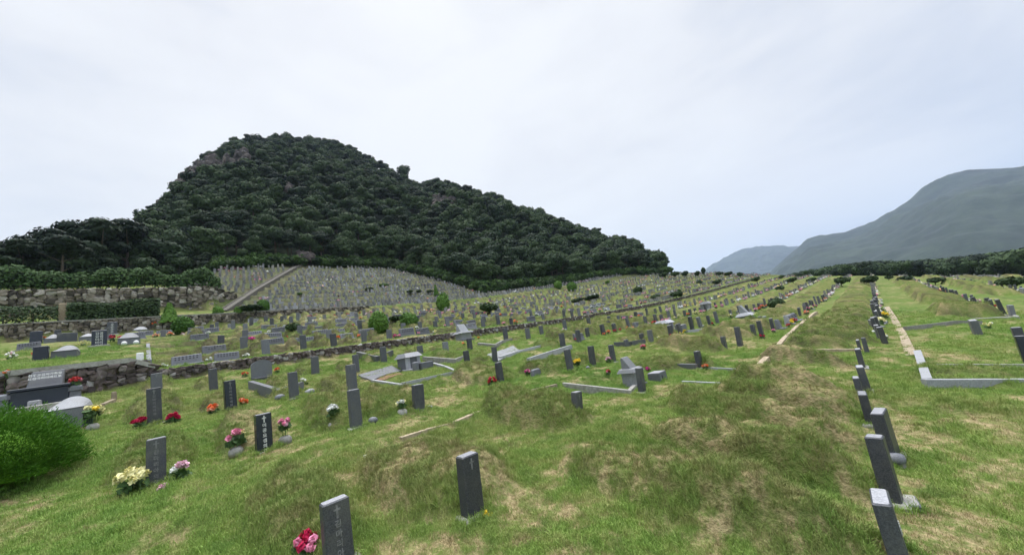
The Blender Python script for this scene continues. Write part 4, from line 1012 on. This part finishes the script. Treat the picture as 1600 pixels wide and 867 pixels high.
for px, py, c1, c2, s, vs_, tl, lab in (
  (207, 770, 'pale yellow', 'pale yellow', 1.15, 0, 0, 'large cream and yellow rose bouquet left of a dark headstone'),
  (280, 750, 'pale pink', 'white', .85, 0, .02, 'pale pink chrysanthemum bouquet right of a dark headstone'),
  (256, 762, 'pale pink', 'pale pink', .45, 0, -.05, 'small single pale pink bloom fallen beside a dark headstone'),
  (369, 712, 'pink', 'pale yellow', .95, 1, .03, 'pink and pale yellow bouquet in a stone vase left of black headstone'),
  (446, 694, 'pink', 'pale pink', .75, 1, .12, 'pink bouquet on tall stems in a stone vase right of black headstone'),
  (218, 668, 'crimson', 'crimson', .85, 0, 0, 'crimson bouquet left of a dark headstone'),
  (270, 662, 'crimson', 'magenta', .85, 0, .02, 'crimson bouquet right of a dark headstone'),
  (335, 648, 'orange', 'peach', .95, 0, 0, 'orange bouquet left of a black headstone'),
  (378, 636, 'orange', 'peach', .75, 0, .02, 'orange bouquet right of a black headstone'),
  (521, 670, 'white', 'white', .8, 1, .12, 'tall white bouquet in a stone vase left of the plain grey headstone'),
  (629, 650, 'white', 'pale yellow', .62, 1, .05, 'white bouquet in a low stone vase left of the short headstone'),
  (478, 876, 'crimson', 'pink', .8, 0, .02, 'crimson pink bouquet cut by the bottom edge beside a headstone'),
  (446, 606, 'white', 'white', .62, 0, .05, 'white bouquet left of the headstone at the kerbed grave'),
  (474, 603, 'white', 'white', .75, 0, .04, 'white bouquet right of the headstone at the kerbed grave'),
  (383, 588, 'orange', 'red', .7, 0, .0, 'orange bouquet left of the broad rounded headstone'),
  (433, 583, 'orange', 'red', .7, 0, .03, 'orange bouquet right of the broad rounded headstone'),
  (770, 602, 'red', 'crimson', .85, 0, 0, 'dark red bouquet left of a dark headstone'),
  (795, 591, 'pale yellow', 'white', .6, 0, .02, 'cream bouquet right of the headstone with dark red flowers'),
  (825, 586, 'pink', 'magenta', .62, 0, .02, 'pink bouquet left of a small grey stone'),
  (847, 578, 'pink', 'magenta', .62, 0, .03, 'pink bouquet right of a small grey stone'),
  (904, 577, 'yellow', 'yellow', .75, 0, .12, 'bright yellow bouquet on tall stems beside a dark headstone'),
  (952, 568, 'pale pink', 'pink', .62, 0, .06, 'pale pink bouquet in front of a headstone left of monument'),
  (1005, 546, 'pink', 'red', .75, 0, .0, 'rose pink bouquet above the pedestal monument'),
  (1014, 584, 'magenta', 'magenta', .45, 0, .1, 'bright magenta bouquet left of the low stone chest'),
  (1034, 572, 'pink', 'crimson', .55, 0, .1, 'deep pink bouquet behind the low stone chest'),
  (1103, 577, 'orange', 'peach', .6, 0, .0, 'orange bouquet right of a headstone at the flowered mound'),
  (1030, 530, 'pale yellow', 'white', .6, 0, .0, 'pale yellow spray right of a dark headstone above the monument'),
  (953, 522, 'pink', 'peach', .5, 0, .0, 'coral bouquet on the grass before a dark kerb'),
  (952, 590, 'red', 'pink', .5, 0, .1, 'small coral bloom on top of the shaggy kerbed mound'),
  (725, 540, 'orange', 'peach', .6, 0, .04, 'orange bouquet before the slanted white tablet'),
  (748, 530, 'orange', 'yellow', .55, 0, .03, 'orange yellow bouquet against the rubble wall'),
  (730, 573, 'red', 'orange', .45, 0, 0, 'small red bouquet at the corner of a kerbed mound'),
  (761, 806, 'yellow', 'yellow', .38, 0, -.03, 'wilted yellow flower at the foot of a headstone'),
  (362, 647, 'yellow', 'yellow', .35, 0, -.04, 'small yellow potted flower in front of a black headstone'),
  (1548, 516, 'pale yellow', 'white', 1.0, 0, .05, 'large pale green white bouquet at the end of a kerb on the right'),
  (8, 612, 'orange', 'white', .95, 0, .38, 'orange and white bouquet on the left stand of black tomb'),
  (145, 672, 'pale yellow', 'yellow', 1.15, 1, .12, 'cream yellow bouquet in a vase at the end of the domed tomb'),
  (58, 558, 'peach', 'pale yellow', 1.1, 0, 0, 'faded peach bouquet left of a black tablet on the terrace'),
  (17, 562, 'white', 'pale pink', 1.2, 0, 0, 'dark leafy bouquet with white flowers at the left edge of terrace'),
  (130, 541, 'pale yellow', 'white', 1.1, 0, 0, 'cream bouquet left of the tall black stele'),
  (175, 536, 'red', 'crimson', 1.3, 0, .1, 'red bouquet at the left end of a domed tomb'),
  (65, 534, 'orange', 'red', 1.2, 0, .1, 'orange red bouquet before a low domed tomb'),
  (242, 511, 'orange', 'orange', 1.3, 0, .1, 'bright orange bouquet at the right end of the terrace'),
  ):
    bouquet(at(px, py), c1, c2, s, lab, 0 if at(px, py).length < 16 else 1, bool(vs_), None, tl)
bouquet(BLACK[0] + Vector((-.05, BLACK[1] * .60, 22 * BLACK[2] + .14)), 'red', 'pink', .95, 'red and pink bouquet on the right stand of the black tomb', 0, False)
mb = MB(); mb.box((0, 0, 0), (.16, .42, .24), 0, taper=(.8, .8), bev=.03, mtop=1); T = mb.obj('small_headstone', [M['grey_granite'], M['pale_granite']], loc=at(838, 587) - Z * .03)
tag(T, 'small low grey stone between two pink bouquets', 'headstone')
# faded flowers covering one mound
for px in (1052, 1060, 1068, 1076, 1084):
    bouquet(at(px, 570), random.choice(['peach', 'pale yellow', 'pale pink']), 'pale yellow', .5, 'faded small bouquet on the flowered mound behind a dark kerb', 1, False, 'faded bouquets covering one mound', .12)
COMB = [('pink', 'pale pink'), ('white', 'white'), ('orange', 'peach'), ('red', 'crimson'), ('yellow', 'pale yellow'), ('pale yellow', 'white'), ('magenta', 'pink'), ('crimson', 'red'), ('peach', 'orange'), ('pale pink', 'white')]
CW = [3, 4, 2.2, 1.3, 1.6, 2.2, 1.3, .8, 1.5, 2]
TB = []
for k, g in enumerate(FIELD):
    if not g['fl']: continue
    q = random.Random(int(g['seed'] * 1e9) + 5)
    both = q.random() < (.7 if g['zone'] in ('long', 'low') else .45)
    sides = (-1, 1) if both else (q.choice((-1, 1)),)
    cc = q.choices(COMB, CW if g['zone'] != 'long' else [2, 5, .5, .1, 1.5, 4, .3, .1, .8, 3])[0]
    hw = .30 if g['kind'] == 'post' else .62
    for s_ in sides: TB.append((g, s_, cc, hw, k < NIND))
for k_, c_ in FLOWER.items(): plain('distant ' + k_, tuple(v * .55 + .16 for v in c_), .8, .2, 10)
nb_ind = 300 - NB[0]; BV, BF, BM = [], [], []; nb = 0; PET = sorted(FLOWER)
k0 = 0
for g, s_, cc, hw, ind in TB:
    x, y = g['x'] + random.uniform(.02, .2), g['y'] + s_ * (hw + random.uniform(0, .1)); z = gz(x, y)
    sc = random.uniform(.62, .95) * (1.3 if g['r'] > 25 else 1)
    if ind and nb < nb_ind:
        side = 'left' if s_ < 0 else 'right'
        zl = {'below': 'row %s below the rubble wall' % ordn(4 - g['row']), 'long': 'far part of the long row', 'low': 'row %s downhill of the long row' % ordn(g['row'] + 1), 'above': 'row %s above the rubble wall' % ordn(g['row'] + 1), 'side': 'row %s above the capped wall' % ordn(g['row'] + 1), 'steep': 'row %s of the steep slope' % ordn(g['row'] + 1), 'terrace': 'row %s over the high wall' % ordn(g['row'] + 1)}[g['zone']]
        bouquet((x, y, z), cc[0], cc[1], sc, '%s bouquet %s of the %s stone, %s' % (cc[0], side, ordn(g['n']), zl), 1, False, 'bouquets beside the headstones'); nb += 1
    else:
        n = 9 if g['r'] < 60 else 5
        d = RNG.normal(size=(n, 3)); d[:, 2] = np.abs(d[:, 2]); P = np.array([x, y, z + .18]) + d * np.array([.08, .10, .07])
        v, f = quads(P, d + .01, RNG.uniform(.15, .26, n) * sc); BV.append(v); BF.append(f + k0); k0 += len(v)
        BM += [PET.index(cc[0] if RNG.random() < .7 else cc[1])] * n
if BV:
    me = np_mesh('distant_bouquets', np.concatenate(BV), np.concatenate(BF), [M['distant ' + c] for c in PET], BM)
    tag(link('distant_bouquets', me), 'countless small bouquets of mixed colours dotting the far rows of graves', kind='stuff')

# ------------------------------------------------------------------ shrubs, hedges, juniper
def shrub_mesh(shape, n, mat, size):
    if shape == 'cone':
        z = RNG.uniform(0, 1, n) ** 1.1; q = RNG.uniform(0, 6.28, n); r_ = (1 - z * .85) * .5 * RNG.uniform(.8, 1.05, n)
        P = np.stack([r_ * np.cos(q), r_ * np.sin(q), z * .96 + .04], 1); D = np.stack([np.cos(q), np.sin(q), np.full(n, .4)], 1)
    elif shape == 'round':
        D = RNG.normal(size=(n, 3)); D /= np.linalg.norm(D, axis=1)[:, None]; P = D * RNG.uniform(.80, 1.10, n)[:, None] * np.array([.5, .5, .46]) + np.array([0, 0, .5])
        P *= (1 + fbm(D[:, 0] * 2, D[:, 1] * 2 + D[:, 2] * 2, 2, 5) * .15)[:, None]
    else:
        L = [(random.uniform(-.3, .3), random.uniform(-.3, .3), random.uniform(.45, .75), .26, .2) for _ in range(6)]
        P, D = crown_pts(n, L)
    D = D + RNG.normal(size=D.shape) * .45
    V, F = quads(P, D, RNG.uniform(.6, 1.4, n) * size, 1.2); return np_mesh('crown', V, F, [M[mat]])
SHM = {('cone', 'b'): shrub_mesh('cone', 1500, 'shrub_leaf', .085), ('round', 'b'): shrub_mesh('round', 1600, 'shrub_leaf', .085), ('loose', 'd'): shrub_mesh('loose', 1100, 'dark_shrub_leaf', .10), ('loose', 'b'): shrub_mesh('loose', 1100, 'shrub_leaf', .10), ('round', 'd'): shrub_mesh('round', 1500, 'dark_shrub_leaf', .085)}
TRM = trunk_mb(.75, .035, 5).mesh('trunk', [M['bark']])
FARL = 'small dark shrub dotted among the distant graves'; FLATL = 'dark spreading pine shrub on the far flat skyline of graves'
for px, py, wpx, hpx, sh, co, lab in (
  (265, 504, 27, 31, 'cone', 'b', 'bright green cone shaped shrub, left and upper of two at the terrace corner'), (286, 522, 27, 28, 'round', 'b', 'bright green egg shaped shrub, lower of two at the terrace corner'),
  (593, 520, 29, 34, 'round', 'b', 'tall clipped round shrub, left of a pair in the middle rows'), (641, 516, 28, 29, 'round', 'b', 'tall clipped round shrub, right of a pair in the middle rows'),
  (694, 487, 20, 30, 'round', 'b', 'bright green egg shaped shrub standing alone higher up'), (682, 461, 9, 17, 'cone', 'b', 'tiny upright shrub just above the lone egg shaped one'),
  (762, 494, 33, 24, 'loose', 'd', 'wide dark spreading bush in the middle of the field'), (458, 523, 24, 22, 'loose', 'd', 'brownish green bush behind grey slab headstones'),
  (617, 505, 26, 14, 'loose', 'd', 'low dark bush between the pair of clipped round shrubs'), (389, 491, 40, 17, 'loose', 'd', 'wide low dark bush below the boulder wall'),
  (412, 488, 17, 21, 'round', 'b', 'round bush at the right end of a wide dark bush'), (341, 493, 14, 15, 'round', 'b', 'small round shrub against the boulder wall, left one'), (373, 492, 12, 14, 'round', 'b', 'small round shrub against the boulder wall, beside the dark bush')):
    P = at(px, py); m = mpp(P); T = empty('shrub', P - Z * .05, random.uniform(0, 6), lab, 'shrub')
    w = wpx * m * .93; h = hpx * m * 1.0
    link('crown', SHM[(sh, co)], T, scale=(w, w, h)); link('trunk', TRM, T, scale=(w, w, h * .6))
for px, py, wpx, hpx, sh, co in ((578, 456, 13, 9, 'loose', 'd'), (598, 449, 17, 8, 'loose', 'b'), (641, 459, 11, 8, 'loose', 'd'), (655, 458, 8, 7, 'loose', 'd'), (671, 459, 11, 8, 'loose', 'd'), (766, 452, 9, 12, 'round', 'd'), (774, 452, 8, 12, 'round', 'd'),
  (803, 453, 17, 15, 'loose', 'd'), (873, 451, 12, 13, 'round', 'b'), (895, 456, 14, 17, 'round', 'b'), (884, 445, 20, 9, 'loose', 'd'), (928, 471, 24, 13, 'loose', 'd'), (905, 475, 22, 12, 'loose', 'd'), (997, 458, 13, 11, 'round', 'd'),
  (1024, 470, 18, 12, 'loose', 'd'), (1057, 466, 20, 13, 'loose', 'd'), (1063, 463, 8, 12, 'round', 'd'), (1122, 446, 14, 11, 'loose', 'd'), (1215, 480, 21, 16, 'round', 'd'), (1094, 446, 9, 9, 'round', 'd'), (951, 444, 9, 7, 'loose', 'b'), (842, 450, 9, 7, 'loose', 'b'), (467, 461, 10, 6, 'loose', 'b')):
    P = at(px, py); m = mpp(P); T = empty('shrub', P - Z * .1, random.uniform(0, 6), FARL, 'shrub', 'small shrubs among the distant graves')
    link('crown', SHM[(sh, co)], T, scale=(wpx * m, wpx * m, hpx * m)); link('trunk', TRM, T, scale=(wpx * m, wpx * m, hpx * m * .6))
for px, py, wpx, hpx in ((1040, 434, 15, 9), (1055, 434, 14, 10), (1073, 433, 12, 10), (1092, 433, 9, 10), (1102, 432, 8, 14), (1124, 431, 14, 7), (1140, 431, 14, 7), (1157, 434, 9, 9), (1184, 441, 14, 9), (1223, 436, 10, 7), (1240, 442, 17, 9), (1271, 442, 16, 9), (1220, 455, 14, 9), (1316, 447, 22, 14), (1363, 446, 24, 15), (1389, 437, 12, 7), (1415, 442, 21, 11), (1462, 444, 22, 11), (1505, 446, 28, 8), (1583, 452, 38, 19), (1545, 438, 14, 7)):
    P = at(px, min(py + 1, 900)); m = mpp(P); T = empty('shrub', P - Z * .1, random.uniform(0, 6), FLATL, 'shrub', 'pine shrubs along the flat skyline')
    link('crown', SHM[('loose', 'd')], T, scale=(wpx * m * .9, wpx * m * .9, hpx * m * 1.3)); link('trunk', TRM, T, scale=(wpx * m, wpx * m, hpx * m))
def hedge(name, x0, b0, b1, dep, h0, h1, n, size, mat, lab, seed=1):
    b = RNG.uniform(b0, b1, n); top = (h0 + (h1 - h0) * np.clip(.5 + fbm(b * .45, b * 0, 3, seed) * 1.3, 0, 1)); k = RNG.uniform(0, 1, n) ** .5
    u = RNG.uniform(-1, 1, n); x = x0 + u * dep * np.sqrt(1 - (k * .85) ** 2 * .5)
    zb = ground_base(x, b); P = np.stack([x, b, zb + top * k - .1], 1)
    D = np.stack([u, RNG.normal(size=n) * .4, k], 1) + RNG.normal(size=(n, 3)) * .5
    o = Vector((x0, b0, gz(x0, b0))); V, F = quads(P - np.array(o), D, RNG.uniform(.6, 1.4, n) * size, 1.4)
    T = empty(name, o, 0, lab, 'hedge'); link('foliage', np_mesh('foliage', V, F, [M[mat]]), T)
    # woody stems inside
    mb = MB(); bb = b0 + .3
    while bb < b1: mb.box((0, bb - o.y, gz(x0, bb) - o.z - .1), (.10, .10, h0 * .7), taper=(.5, .5)); bb += 1.4
    mb.obj('stems', [M['bark']], T); return T
hedge('long_hedge', -57.3, -62, 6.6, 1.7, 1.6, 3.1, 34000, .16, 'hedge_leaf', 'long ragged green hedge on top of the high stone wall', 3)
e1, e2, e3 = at(110, 497).y, at(122, 496).y, at(246, 488).y
hedge('clipped_hedge', -46.6, -50, e1, 1.2, 1.5, 1.9, 18000, .11, 'dark_shrub_leaf', 'dark clipped hedge on the boulder wall at the left edge', 4)
hedge('clipped_hedge', -46.6, e2, e3, 1.2, 1.6, 2.0, 15000, .11, 'dark_shrub_leaf', 'dark clipped hedge on the boulder wall, right of a pale stone post', 5)
T = block(None, 'stone_post', (0, 0, -.1), (.5, .5, 1.7), ['tan_stone'], bev=.05); T.location = (-46.2, (e1 + e2) / 2, gz(-46.2, (e1 + e2) / 2)); tag(T, 'pale stone post between the two dark clipped hedges', 'post')
# near juniper
JP = at(-75, 770); JR = (1.1, 1.2, .98)
def juniper():
    n = 60000; q = RNG.normal(size=(n, 3)); q[:, 2] = np.abs(q[:, 2]) * .9 - .12; q /= np.linalg.norm(q, axis=1)[:, None]
    lump = 1 + fbm(q[:, 0] * 3.4 + 5, q[:, 1] * 3.4 + q[:, 2] * 2.9, 3, 8) * .5
    dpt = RNG.uniform(.80, 1.03, n)
    P = q * (lump * dpt)[:, None] * np.array(JR)
    # thin upswept sprays
    d = q + RNG.normal(size=(n, 3)) * .5 + np.array([0, 0, .45]); d /= np.linalg.norm(d, axis=1)[:, None]
    L = RNG.uniform(.02, .055, n)[:, None]; s = np.cross(d, RNG.normal(size=(n, 3))); s /= np.linalg.norm(s, axis=1)[:, None]; w = RNG.uniform(.004, .009, n)[:, None]
    V = np.stack([P - s * w, P + s * w, P + d * L + s * w * .35, P + d * L - s * w * .35], 1).reshape(-1, 3)
    T = empty('juniper_bush', (JP.x, JP.y, gz(JP.x, JP.y)), 0, 'bright green feathery juniper bush at the lower left edge', 'bush')
    link('foliage', np_mesh('foliage', V, np.arange(4 * n).reshape(-1, 4), [M['juniper_leaf']]), T, (0, 0, .12))
    n2 = 26; t = np.linspace(0, 1, n2)
    V0, F0 = ico(); lu = 1 + fbm(V0[:, 0] * 2.6 + 5, V0[:, 1] * 2.6 + V0[:, 2] * 2.1, 3, 8) * .34
    V = V0 * lu[:, None] * np.array(JR) * .80; V[:, 2] = np.maximum(V[:, 2], -.1); link('inner_foliage', np_mesh('inner_foliage', V, F0, [M['juniper_leaf']], smooth=True), T, (0, 0, .1))
    mb = trunk_mb(.5, .06, 4); mb.obj('trunk', [M['bark']], T)
juniper()

# ------------------------------------------------------------------ woods
def tree_form(n, size, mat, H, R_, kind): return crown_mesh('crown', kind, n, size, mat, H, R_)
BIG = [tree_form(2300, .32, 'wood_leaf', 7, 2.9, 'b') for _ in range(4)] + [tree_form(1900, .28, 'pine_leaf', 7.5, 2.6, 'pine')]
TRK = trunk_mb(5.2, .16, 5).mesh('trunk', [M['bark']])
SMALL = [tree_form(1100, .46, 'wood_leaf', 7, 2.9, 'b') for _ in range(5)] + [tree_form(950, .40, 'pine_leaf', 7.5, 2.6, 'pine')]
def outcrop_ok(x, y): return True
ROCKY = []
for px, py, rx, ry in ((300, 288, 30, 30), (345, 272, 34, 16), (352, 238, 14, 16), (440, 300, 12, 9), (668, 312, 15, 11), (695, 325, 16, 17), (648, 322, 12, 10), (478, 408, 10, 5)):
    P = at(px, py, hill_z, 60); m = mpp(P); ROCKY.append((P, rx * m, ry * m))
cand = []
n = 11000
az = RNG.uniform(-118, -21.4, n); t = RNG.uniform(0, 1.12, n)
r0 = hill_r0(az); rc = np.interp(az, HC[:, 0], HC[:, 1]); r = r0 + 1.5 + t * (rc - r0); w = r / 235
keep = RNG.random(n) < np.maximum(w, .85 * (t < .3)); az, t, r = az[keep], t[keep], r[keep]
x, y = r * np.sin(np.radians(az)), r * np.cos(np.radians(az)); z = hill_z(x, y)
# thin by spacing
used = {}; sel = []
for i in range(len(x)):
    kx, ky = int(x[i] // 2.6), int(y[i] // 2.6)
    if used.get((kx, ky)): continue
    if any((abs(x[i] - p.x * .97) < rr * 1.1 and abs(y[i] - p.y * .97) < rr * 1.1 and abs(z[i] - p.z) < h_ * 1.6) for p, rr, h_ in ROCKY) and RNG.random() < .93: continue
    used[(kx, ky)] = 1; sel.append(i)
x, y, z, t, az, r = x[sel], y[sel], z[sel], t[sel], az[sel], r[sel]
sc = RNG.uniform(.50, 1.0, len(x)) * (.8 + .35 * RNG.random(len(x)))
# the nearest trees, along the foot of the wood, are single trees
app = sc / r; vis = (t < .10) & (az > -104)
order = np.argsort(-app * np.where(vis, 1, .2)); one = set(order[:285].tolist())
G_W = 'trees along the foot of the wooded hill'
# nearest of them copy prototypes
for i in one:
    v = int(RNG.integers(0, 4)) if RNG.random() < .85 else 4
    T = empty('broadleaf_tree' if v < 4 else 'pine_tree', (x[i], y[i], z[i] - .2), RNG.uniform(0, 6.28), 'dark green broadleaf tree at the foot of the wooded hill' if v < 4 else 'dark pine among broadleaf trees at the foot of the wooded hill', 'tree', G_W if v < 4 else 'pines among the trees at the hill foot')
    s = sc[i]; link('crown', BIG[v], T, scale=(s, s, s)); link('trunk', TRK, T, scale=(s, s, s))
rest = [i for i in range(len(x)) if i not in one]
print('trees', len(x))
vv = np.where(RNG.random(len(rest)) < .8, RNG.integers(0, 5, len(rest)), 5)
scatter('forest', np.stack([x[rest], y[rest], z[rest] - .2], 1), np.stack([RNG.normal(size=len(rest)) * .06, RNG.normal(size=len(rest)) * .06, RNG.uniform(0, 6.28, len(rest))], 1), sc[rest], vv, SMALL, 'dense dark green wood covering the steep hill')
# named single trees
def lone_tree(name, px, ytop, rr, lab, wide=1.0, v=4, mat=None):
    d = _f + CR * ((px - 800) / FPX) + CU * ((433.5 - ytop) / FPX); hl = math.hypot(d.x, d.y); X, Y = rr * d.x / hl, rr * d.y / hl
    zg = max(gz(X, Y), float(hill_z(np.array([X]), np.array([Y]))[0]) if rr > hill_r0(math.degrees(math.atan2(X, Y))) else -99)
    H = CAMH + rr * d.z / hl - zg; s = H / 7.6
    T = empty(name, (X, Y, zg - .2), random.uniform(0, 6.28), lab, 'tree'); link('crown', BIG[v], T, scale=(s * wide, s * wide, s)); link('trunk', TRK, T, scale=(s * 1.1, s * 1.1, s)); return T
lone_tree('pine_tree', 38, 368, 70, 'lowest spreading dark pine at the far left end of the wood', 1.25)
lone_tree('pine_tree', 78, 350, 72, 'spreading dark pine, second from the left end of the wood', 1.1)
lone_tree('pine_tree', 122, 338, 74, 'dark pine with sky showing through, third from the left end', .95)
lone_tree('pine_tree', 160, 334, 74, 'tallest dark pine of the left silhouette group', .95)
lone_tree('pine_tree', 200, 336, 78, 'broad dark pine where the left silhouette meets the hill', 1.0)
lone_tree('pine_tree', 100, 362, 66, 'lower dark pine in front of the left silhouette group', 1.2)
lone_tree('broadleaf_tree', 628, 256, 214, 'lone tree sticking up from the hill skyline below the summit', .8, 1)
lone_tree('broadleaf_tree', 1022, 394, 122, 'broadleaf tree at the very right tip of the wooded hill', 1.0, 2)
lone_tree('broadleaf_tree', 1003, 388, 126, 'broadleaf tree second from the right tip of the wooded hill', 1.0, 0)
# far tree line on the right
n = 900; b = RNG.uniform(150, 235, n); az = RNG.uniform(-9.5, 42, n); r = b / np.cos(np.radians(az)); x = r * np.sin(np.radians(az)); y = b
z = ground_base(x, y); top = np.interp(az, [-9.5, -8, -6, -3.5, -1, 2, 5, 8, 12, 40], [2.2, 2.6, 2.85, 2.85, 2.55, 2.0, 1.2, 1.1, .5, 0])
H = CAMH + r * np.tan(np.radians(top)) - z; H = H * RNG.uniform(.8, 1.03, n); k = H > 2.2
scatter('treeline', np.stack([x, y, z - .3], 1)[k], np.stack([0 * x, 0 * x, RNG.uniform(0, 6.28, n)], 1)[k], (H / 7.8)[k], RNG.integers(0, 6, n)[k], SMALL, 'distant dark belt of trees behind the flat field on the right')
# brush along the foot of the wood
n = 1500; az = RNG.uniform(-86, -20.5, n); r = hill_r0(az) + RNG.uniform(-1.5, 2.5, n); x, y = r * np.sin(np.radians(az)), r * np.cos(np.radians(az)); z = np.maximum(hill_z(x, y), ground_base(x, y))
scatter('undergrowth', np.stack([x, y, z - .1], 1), np.stack([0 * x, 0 * x, RNG.uniform(0, 6.28, n)], 1), RNG.uniform(.9, 2.3, n), RNG.integers(0, 2, n), [shrub_mesh('loose', 700, 'hedge_leaf', .12), SHM[('loose', 'd')]], 'rough green brush along the foot of the wood')
# bare rock showing through the wood
OL = ['reddish grey cliff face on the left shoulder of the hill', 'long rock band right of the left cliff', 'small crag just under the left end of the summit', 'small pale rock patch in the middle of the hillside', 'rock knob, upper left of the two right hand crags', 'tall cleft crag on the right slope of the hill', 'low brownish rock left of the right hand crags', 'bare stones at the top of the ramp path']
for (P, rx, rz_), lab in zip(ROCKY, OL):
    n = 190 if rx > 8 else 70; az = math.atan2(P.x, P.y); side = np.array([math.cos(az), -math.sin(az)])
    u = RNG.uniform(-1, 1, n) * rx; w = RNG.uniform(-1, 1, n) * rz_
    C = []
    for a_, b_ in zip(u, w):
        q = P + Vector((side[0] * a_, side[1] * a_, 0)); t_ = b_ / .75; q.x += math.sin(az) * t_; q.y += math.cos(az) * t_
        zz = float(hill_z(np.array([q.x]), np.array([q.y]))[0]); C.append((q.x - P.x - math.sin(az) * 2, q.y - P.y - math.cos(az) * 2, zz - P.z + 2.0 * min(1, rx / 6)))
    s = RNG.uniform(.7, 1.4, n)[:, None] * min(rx, rz_) * np.array([[.10, .13, .34]]) + .35
    o = rocks('rock_outcrop', C, s, 'cliff', rotz=-az + math.pi / 2); o.location = P; tag(o, lab, 'rock')

# ------------------------------------------------------------------ grass
def tuft(n, h, spread, w):
    V, F = [], []
    for k in range(n):
        q = random.uniform(0, 6.28); rr = random.uniform(0, spread); bx, by = rr * math.cos(q), rr * math.sin(q); d = random.uniform(0, 6.28); ln = random.uniform(.25, .9) * h; hh = h * random.uniform(.5, 1.1)
        s = random.uniform(0, 6.28); sx, sy = math.cos(s) * w, math.sin(s) * w; i = len(V)
        V += [(bx - sx, by - sy, -.01), (bx + sx, by + sy, -.01), (bx + math.cos(d) * ln * .35 + sx * .8, by + math.sin(d) * ln * .35 + sy * .8, hh * .65), (bx + math.cos(d) * ln * .35 - sx * .8, by + math.sin(d) * ln * .35 - sy * .8, hh * .65), (bx + math.cos(d) * ln, by + math.sin(d) * ln, hh)]
        F += [(i, i + 1, i + 2, i + 3), (i + 3, i + 2, i + 4, i + 4)]
    me = bpy.data.meshes.new('tuft'); me.from_pydata(V, [], [f if f[2] != f[3] else f[:3] for f in F]); me.materials.append(M['blade']); return me
TUFTS = [tuft(34, .042, .11, .0022), tuft(32, .068, .10, .0024), tuft(28, .032, .13, .0022), tuft(24, .115, .07, .0026)]
n = 120000; az = RNG.uniform(-106, 14, n); r = 1.6 * (34 / 1.6) ** (RNG.random(n) ** .80)
x, y = r * np.sin(np.radians(az)), r * np.cos(np.radians(az)); k = np.abs(-x - 19.2) > .35; x, y, r = x[k], y[k], r[k]
ex, ey = [], []
for P_, H_, W_, *_r in NEAR:      # untrimmed grass round the foot of the near stones
    if math.hypot(P_.x, P_.y) < 13:
        for _k in range(46):
            q = random.uniform(0, 6.28); ex.append(P_.x + math.cos(q) * random.uniform(.12, .20)); ey.append(P_.y + math.sin(q) * random.uniform(.20, .30))
NE = len(ex); x = np.concatenate([x, ex]); y = np.concatenate([y, ey]); r = np.hypot(x, y); foot = np.arange(len(x)) >= len(x) - NE
stw = straw_f(x, y) * ~foot; k = (RNG.random(len(x)) > stw * .6); x, y, r, stw, foot = x[k], y[k], r[k], stw[k], foot[k]
mh = mound_h(x, y); z = ground_base(x, y) + mh + fbm(x * 3.1, y * 3.1, 3, 44) * .06 * (1 + 1.3 * (mh > .05)) * (1 - sm(r, 25, 60))
dens = fbm(x * .8, y * .8, 3, 77); tall = (dens > .22) | (mh > .06)
var = np.where(tall, np.where(RNG.random(len(x)) < .45, 1, 0), np.where(RNG.random(len(x)) < .7, 2, 0)); var = np.where((RNG.random(len(x)) < .035), 3, var)
var = np.where((mh > .12) & (RNG.random(len(x)) < .12), 3, var); var = np.where(foot, np.where(RNG.random(len(x)) < .5, 1, 3), var)
scatter('grass', np.stack([x, y, z], 1), np.stack([RNG.normal(size=len(x)) * .12, RNG.normal(size=len(x)) * .12, RNG.uniform(0, 6.28, len(x))], 1), RNG.uniform(.7, 1.3, len(x)) * np.clip(1 + (r - 8) * .03, .9, 1.8) * (1 - .35 * stw), var, TUFTS, 'short uneven turf grass over the graves and paths', np.clip(mh / .3, 0, 1), stw)

# ------------------------------------------------------------------ haze
mb = MB(); mb.box((0, 0, -70), (19600, 19600, 1250)); m = bpy.data.materials.new('haze'); m.use_nodes = True; nt = m.node_tree; nt.nodes.clear()
out = nt.nodes.new('ShaderNodeOutputMaterial'); pv = nt.nodes.new('ShaderNodeVolumePrincipled'); pv.inputs['Color'].default_value = (.62, .75, .99, 1); pv.inputs['Density'].default_value = .00013; pv.inputs['Anisotropy'].default_value = .2
nt.links.new(pv.outputs[0], out.inputs['Volume']); M['haze'] = m
tag(mb.obj('haze', [m]), 'thin pale air haze filling the valley', kind='stuff')
